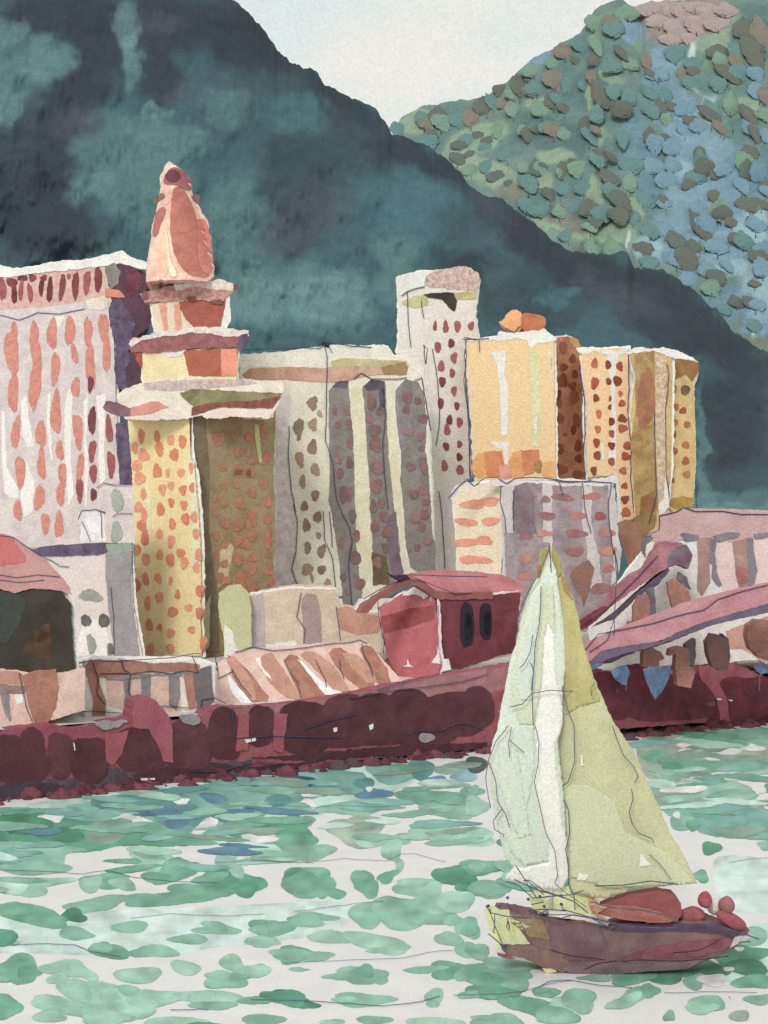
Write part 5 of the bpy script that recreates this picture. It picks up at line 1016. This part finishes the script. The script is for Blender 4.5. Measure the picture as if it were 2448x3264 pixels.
lines = ["I 0,845 200,850 440,865 560,845 700,880 900,905 1150,910", "I 1130,805 1300,795 1500,800 1659,805 J 0,790 250,805 500,785 710,798 790,760 870,760 1030,800", "I 690,1100 900,1075 1180,1088 1400,1075", "I 60,1240 250,1232 400,1240 480,1275 640,1300", "J 230,1062 500,1030 600,1015 700,1010", "J 170,1335 400,1328 800,1310 1000,1270 1070,1268", "J 0,1530 300,1535 430,1545 700,1565 900,1540 1000,1510", "J 1070,1505 1300,1500 1420,1490 1600,1440 1700,1425", "J 60,495 280,508 340,516 460,502 620,508 800,512", "J 950,478 1010,492 1115,500", "H 1440,785 1560,765 1659,760", "H 1520,435 1560,435 1620,400 1659,395", "H 380,1480 450,1445 550,1440 700,1470 900,1485", "H 1080,1515 1350,1505 1600,1510", "H 1440,1530 1450,1545", "I 900,1585 1100,1580"]
for i, s in enumerate(lines):
    p = pts(s); q = []
    for a in range(len(p) - 1):
        for j in range(8):
            t = j / 8; q.append((p[a][0] + (p[a + 1][0] - p[a][0]) * t, p[a][1] + (p[a + 1][1] - p[a][1]) * t + float(fbm(len(q) / 3 + i * 9, i, 3)) * 5))
    q.append(p[-1])
    P = [wat(x, y, RZ[0] + .015) for x, y in q]
    o = tube('floating_line', P, .016 if i % 3 else .022, wash((96, 108, 140), 90, (80, 92, 120), bump=0, k=1.0), None, 4)
    names = ['nearest the left edge under the green swell', 'across the middle of the harbour with a hump', 'short and bowed over pale water', 'from the left edge to a dark ripple', 'faint beside a wide pale wash', 'slanting up towards the stern ripple', 'through the lowest row of ripples', 'curving up towards the hull', 'just off the quay wall over blue ripples', 'short under the dark ripples before the sail', 'at the right edge on the pale wash', 'hooked at the right edge beyond the sail', 'arched below the hull', 'faint below the right half of the hull', 'tiny tick below the stern', 'short and faint near the bottom left']
    tag(o, 'thin blue floating line ' + names[i], 'rope', 'thin floating lines on the water')

# ------------------------------------------------------------------ sailing boat
BD = 75.6
def hull_bulge(px, py):
    u = (px - 1980) / 440.0; v = max(0, min(1, (py - 2900) / 200.0))
    return 1.35 * math.sqrt(max(0, 1 - u * u)) * (1 - .45 * v * v) - .6
fh = Face(1500, BD, 2400, BD - .6, bulge=hull_bulge)
f0 = Face(1500, BD, 2400, BD - .6)
T = thing('sailing_boat', Vector((12.5, BD, 0)), 'wooden boat with a brown-mauve hull, lime bow and tall cream and olive sails', 'sailing boat')
HULL = wash((128, 98, 98), 76, (106, 78, 88), big=110, name='brown_hull')
hb = piece('hull', "H 150,1060 215,1058 400,1085 560,1112 620,1105 760,1140 850,1105 1200,1105 1330,1108 1500,1172 1560,1168 1515,1225 1435,1282 1340,1320 1200,1372 1000,1382 740,1406 560,1398 420,1372 300,1315 200,1302 160,1250 118,1190", fh, HULL, T, 0, 1.8, 4, grid=14)
def hp(nm, s, m, l=1, a=3): return piece(nm, s, fh, m, hb, l * .5, .2, a, grid=12)
LIME = wash((200, 198, 136), 76, (190, 192, 150), big=80, name='lime_paint')
hp('bow_patch', "H 80,1040 130,1030 165,1050 210,1045 230,1090 330,1130 270,1150 330,1230 190,1240 150,1240 118,1190 95,1140", LIME)
hp('bow_patch', "H 118,1190 150,1180 165,1240 180,1290 140,1230", wash((216, 214, 130), 76), 2)
hp('hull_plank', "H 215,1062 400,1090 440,1200 330,1190 230,1120", wash((150, 124, 96), 76), 1)
hp('hull_plank', "H 160,1245 330,1235 500,1290 560,1330 520,1395 420,1370 300,1315 200,1302", wash((136, 104, 94), 76, (120, 92, 90)), 1)
hp('hull_plank', "H 765,1142 850,1108 1200,1108 1330,1110 1500,1175 1480,1200 1350,1170 1150,1150 900,1150", wash((92, 68, 88), 76, (78, 60, 84)), 1)
hp('hull_plank', "H 830,1300 1000,1240 1200,1210 1420,1200 1490,1215 1400,1265 1250,1300 1000,1310", wash((122, 66, 76), 76, (138, 88, 96)), 1)
hp('hull_plank', "H 560,1330 760,1320 900,1340 1150,1330 1330,1300 1200,1372 1000,1382 740,1406 560,1398 500,1370", wash((132, 104, 110), 76, (112, 90, 100)), 2)
hp('hull_patch', "H 400,1372 440,1368 480,1385 420,1402", LIME, 3)
hp('hull_patch', "H 148,1292 215,1296 250,1315 200,1318 150,1304", wash((160, 88, 108), 76), 3)
hp('hull_patch', "H 1470,1195 1560,1195 1590,1200 1500,1225 1440,1260", wash((196, 182, 188), 76), 2)
# deck, cabin
piece('deck', "H 330,985 380,955 560,945 660,985 720,1015 700,1080 600,1095 520,1070 380,1075 350,1050", f0, wash((202, 204, 140), 76, (214, 214, 170)), T, -3, .8, 3)
piece('deck', "H 600,895 700,925 690,1000 640,1000 560,960 520,930", f0, wash((212, 210, 150), 76), T, -2, .5, 3)
piece('deck', "H 400,1055 520,1060 640,1080 780,1120 760,1140 620,1105 450,1090", f0, wash((220, 220, 204), 76), T, 2, .4, 2)
def cab(px, py):
    u = (px - 2045) / 150.0; return .8 * math.sqrt(max(0, 1 - u * u))
fcab = Face(1500, BD - .2, 2400, BD - .8, bulge=cab)
cb = piece('cabin', "H 700,1065 760,1020 860,980 960,955 1050,948 1130,965 1165,1000 1170,1060 1140,1098 1000,1095 860,1085", fcab, wash((142, 80, 76), 76, (130, 68, 70), big=80), T, 0, 1.6, 3, grid=12)
piece('cabin_side', "H 655,985 720,1005 900,1000 1040,1035 1120,1080 1100,1098 980,1092 860,1080 720,1060", fcab, wash((160, 100, 92), 76), cb, 1, .4, 3, grid=12)
piece('cabin_side', "H 655,978 700,1000 760,1010 700,1060 760,1090 700,1085 660,1040", fcab, wash((186, 138, 112), 76), cb, 2, .4, 3)
# sails
def jib_b(px, py):
    t = (py - 1740) / 1100.0; return 1.1 * math.sin(math.pi * max(0, min(1, t))) * (1 - ((px - (1700 - 40 * t)) / 260.0) ** 2)
def main_b(px, py):
    t = (py - 1740) / 1100.0; u = max(0, min(1, (px - 1760) / (60 + 400 * t))); return 1.5 * math.sin(math.pi * u) * math.sin(math.pi * max(.02, min(.98, t)))
fj = Face(1500, BD - .3, 2400, BD - .3, bulge=jib_b); fm = Face(1500, BD + .2, 2400, BD - 1.2, bulge=main_b)
fj.lift = fm.lift = .028
SAILW = wash((222, 219, 212), 76, (214, 212, 204), big=110, name='white_sailcloth')
SAILG = wash((196, 200, 174), 76, (186, 192, 164), big=110, name='pale_green_sailcloth')
SAILG2 = wash((198, 206, 192), 76, (190, 200, 184), big=90, name='pale_sea_sailcloth')
js = piece('foresail', "P 1185,1195 1168,1240 1130,1330 1098,1425 1078,1530 1062,1620 1058,1700 1072,1780 1090,1850 1120,1885 1160,1900 1215,1920 1225,1850 1215,1720 1200,1600 1222,1400 1200,1230", fj, SAILG2, T, 0, .12, 3, grid=16, shade_smooth=True)
piece('sail_panel', "G 195,1000 235,1080 242,1300 285,1560 H 500,10 460,110 465,240 495,400 505,560 530,650 545,860 510,935 400,930 300,905 190,870 245,800 300,810 430,780 435,690 380,520 345,340 360,230 350,60 345,10 G 120,1600 150,1400 165,1120", fj, SAILW, js, .7, .06, 3, grid=14, shade_smooth=True)
piece('sail_panel', "G 130,700 160,740 235,760 245,900 240,1080 195,1000 165,1120 150,1400 100,1659 0,1659 -30,1540 -60,1400 -10,1150 20,950 90,770", fj, SAILG, js, .5, .06, 3, grid=14, shade_smooth=True)
piece('sail_panel', "G 95,780 160,745 150,900 120,1100 90,1300 80,1500 20,1500 -30,1400 10,1100", fj, SAILG2, js, 1, .06, 3, grid=14, shade_smooth=True)
piece('sail_panel', "H 150,10 340,0 350,240 320,400 290,540 420,700 435,770 300,800 220,720 180,600 130,420 95,220 115,90", fj, SAILG2, js, .5, .06, 3, grid=14, shade_smooth=True)
piece('sail_panel', "H 140,100 250,130 290,400 330,620 260,640 200,500 150,330", fj, wash((190, 200, 184), 76, (198, 206, 192)), js, 1, .06, 3, grid=14, shade_smooth=True)
ms = piece('mainsail', "G 152,530 200,505 240,515 280,570 310,690 370,840 400,960 430,1130 500,1350 590,1560 640,1659 H 830,40 930,200 990,350 1050,470 1110,620 1200,760 1262,900 1100,915 900,935 750,985 700,980 560,950 548,880 530,650 505,560 495,400 465,240 460,110 500,10 G 290,1580 255,1300 240,1080 215,900 170,745 135,700", fm, wash((186, 184, 144), 76, (176, 174, 134), big=130, name='olive_sailcloth'), T, 0, .12, 3, grid=16, shade_smooth=True)
piece('sail_panel', "G 225,760 310,700 370,840 400,960 430,1130 500,1350 540,1500 400,1540 320,1600 290,1450 255,1300 242,1080", fm, wash((166, 156, 100), 76, (178, 170, 118), big=90), ms, 1, .06, 3, grid=14, shade_smooth=True)
piece('sail_panel', "G 152,530 200,505 240,515 280,570 300,680 220,755 150,720 135,690", fm, wash((160, 152, 84), 76, (142, 136, 82)), ms, 1.5, .06, 3, grid=14, shade_smooth=True)
piece('sail_panel', "H 500,350 640,330 800,420 860,600 1100,730 1240,880 1240,905 1000,915 760,930 620,880 560,870 540,650", fm, wash((190, 192, 158), 76, (184, 186, 150), big=110), ms, 1, .06, 3, grid=14, shade_smooth=True)
piece('sail_panel', "G 285,700 320,690 370,850 340,830 300,780", fm, wash((160, 138, 92), 76), ms, 3, .06, 2)
piece('sail_panel', "G 130,640 150,620 155,690 140,710", fm, wash((176, 128, 60), 76), ms, 4, .06, 2)
for s in ("H 945,720 965,745 1000,790 935,798", "H 605,165 618,168 625,220 612,225", "H 605,840 660,850 640,880 590,880"): piece('sail_patch', s, fm, SAILW, ms, 3, .06, 2)
tube('mast', [f0(1757, 2895, .1), f0(1752, 2400, .12), f0(1757, 1720, .1)], .09, wash((190, 186, 168), 76), T, 8, .5)
ROPE = wash((84, 88, 116), 76, (60, 62, 92), big=30, bump=0)
def rg(s, f=None, w=3.4, o=.35): wire('rigging', s, f or fj, T, w, o, ROPE, 1.6)
rg("G 210,490 222,600 225,880 250,1080 275,1300 300,1440 330,1560 370,1659", fm); rg("H 570,0 575,200 540,320 512,345 515,400", fm); rg("H 495,470 515,415 545,480 548,620 528,700 545,800 545,900 575,960 580,1040", fm)
rg("G 215,500 130,690 60,800 20,900 -20,1000", fj); rg("G 150,760 135,1000 110,1100 90,1330 80,1450 90,1659", fj); rg("G 90,1070 70,1190 30,1260 0,1290", fj); rg("G 70,1250 95,1300 75,1430", fj)
rg("G -60,1540 20,1520 80,1450 200,1430 310,1440 440,1440 475,1460", fj); rg("G 500,1380 475,1410 480,1460", fm)
rg("H 345,0 365,100 360,220 340,310 380,480 410,600 460,700 480,850 465,890 520,940 640,1025", fj, 3.2)
rg("H 200,0 130,90 90,200 75,290 90,400 105,460", fj); rg("H 95,210 130,300 140,420 185,490 210,570", fj); rg("H 165,465 120,530 125,580 175,610 178,625", fj)
rg("H 205,80 285,150", fj, 3); rg("H 215,10 200,90 205,180", fj, 3)
rg("H 780,0 800,60 840,160 900,230 925,285 905,320", fm); rg("H 885,350 895,400 875,480 890,540 930,600 1000,632 1015,655", fm); rg("H 985,720 1050,780 1115,870", fm, 3); rg("H 690,905 850,900 1000,875 1155,898", fm, 4.2)
for s in ("H 235,845 350,900 450,930 560,965 640,1030", "H 190,855 260,880 340,950 420,940 560,930 620,905", "H 245,770 290,840 400,930", "H 285,855 320,850 400,910 510,945", "H 300,860 360,950 500,930", "H 330,985 400,970", "H 200,975 240,1050 330,1060", "H 80,990 110,1030 200,1050 300,1060 340,1015 420,1040 540,1040 660,1060 780,1090",
          "H 100,1020 150,1150 190,1245", "H 130,1040 125,1140", "H 95,1145 150,1190 190,1245", "H 200,1060 195,1110 210,1130 205,1075", "H 325,1015 440,1010 520,1020", "H 410,1020 430,1090 435,1210", "H 500,1010 640,1050 760,1110", "H 350,1050 420,1010 420,1050 500,1060 560,1040 700,1065", "H 690,1090 730,1160 740,1250 735,1290", "H 620,1120 625,1150 595,1200", "H 270,1080 300,1140"):
    wire('rope', s, f0, T, 4.0, 1.25, ROPE, 2)
for s in ("H 655,985 800,1000 930,1005 1040,1030 1150,1085", "H 700,1070 860,1095 1060,1105 1300,1105 1480,1150 1590,1190"): wire('rail', s, fcab, T, 4.2, .75, ROPE, 1.6)
for s in ("H 830,1300 900,1290 1150,1300 1300,1290 1420,1280", "H 620,1350 700,1310 800,1295", "H 1110,1250 1250,1240 1340,1200 1360,1180", "H 430,1235 560,1270 740,1290", "H 1480,1205 1545,1205"): wire('plank_line', s, fh, T, 3.6, .75, wash((66, 48, 66), 76, bump=0), 2)
for x, y in ((235, 846), (320, 985), (385, 970), (330, 1050), (408, 1025), (505, 1012), (160, 1025), (98, 1022), (190, 1245), (205, 975)):
    piece('cleat', dab_poly(*pts("H %d,%d" % (x, y))[0], 10, 9, 0, x, 12, .1), f0, ROPE, T, 9, .1, 0, 0)
# round fenders and bundles on the stern
def ball(name, x, y, w, h, rot, col, label, dd, col2=None):
    cx, cy = pts("H %d,%d" % (x, y))[0]; w *= SH; h *= SH; c = ray(cx, cy, BD - dd); m = BD / F
    V = []; Fc = []; nu, nv = 22, 12; rr = random.Random(x)
    ph = [rr.uniform(0, 6) for _ in range(4)]
    for j in range(nv + 1):
        for i in range(nu):
            th = math.pi * j / nv; p = 2 * math.pi * i / nu
            k = 1 + .06 * math.sin(3 * p + ph[0]) * math.sin(th) + .07 * math.sin(2 * th + ph[1]) + .05 * math.sin(2 * p + ph[2])
            a = math.sin(th) * math.cos(p) * w / 2 * m * k; b = math.sin(th) * math.sin(p) * min(w, h) / 2 * m * k; z = math.cos(th) * h / 2 * m * k
            q = R(-rot); V.append(c + Vector((a * math.cos(q) - z * math.sin(q), b, a * math.sin(q) + z * math.cos(q))))
    for j in range(nv):
        for i in range(nu): Fc.append([j * nu + i, j * nu + (i + 1) % nu, (j + 1) * nu + (i + 1) % nu, (j + 1) * nu + i])
    t = thing(name, c - Vector((0, 0, h / 2 * m)), label, 'fender' if name == 'fender' else 'bundle')
    mesh_obj('cover', V, Fc, wash(col, 76, col2, big=30), t, None, True)
ball('fender', 1310, 992, 76, 92, 10, (156, 84, 94), 'bright crimson fender, topmost of those on the stern', .4)
ball('fender', 1430, 1020, 92, 96, 0, (128, 98, 98), 'round grey-brown fender on the stern', .4, (168, 80, 88))
ball('fender', 1362, 1030, 78, 100, 15, (208, 196, 184), 'cream fender between the crimson and the brown one', -.2)
ball('bundle', 1235, 1078, 170, 90, -4, (150, 86, 92), 'wide rose bundle right behind the red cabin', .3)
ball('bundle', 1450, 1108, 190, 74, 26, (144, 72, 80), 'long red bundle sloping down to the stern tip', .6, (150, 80, 84))
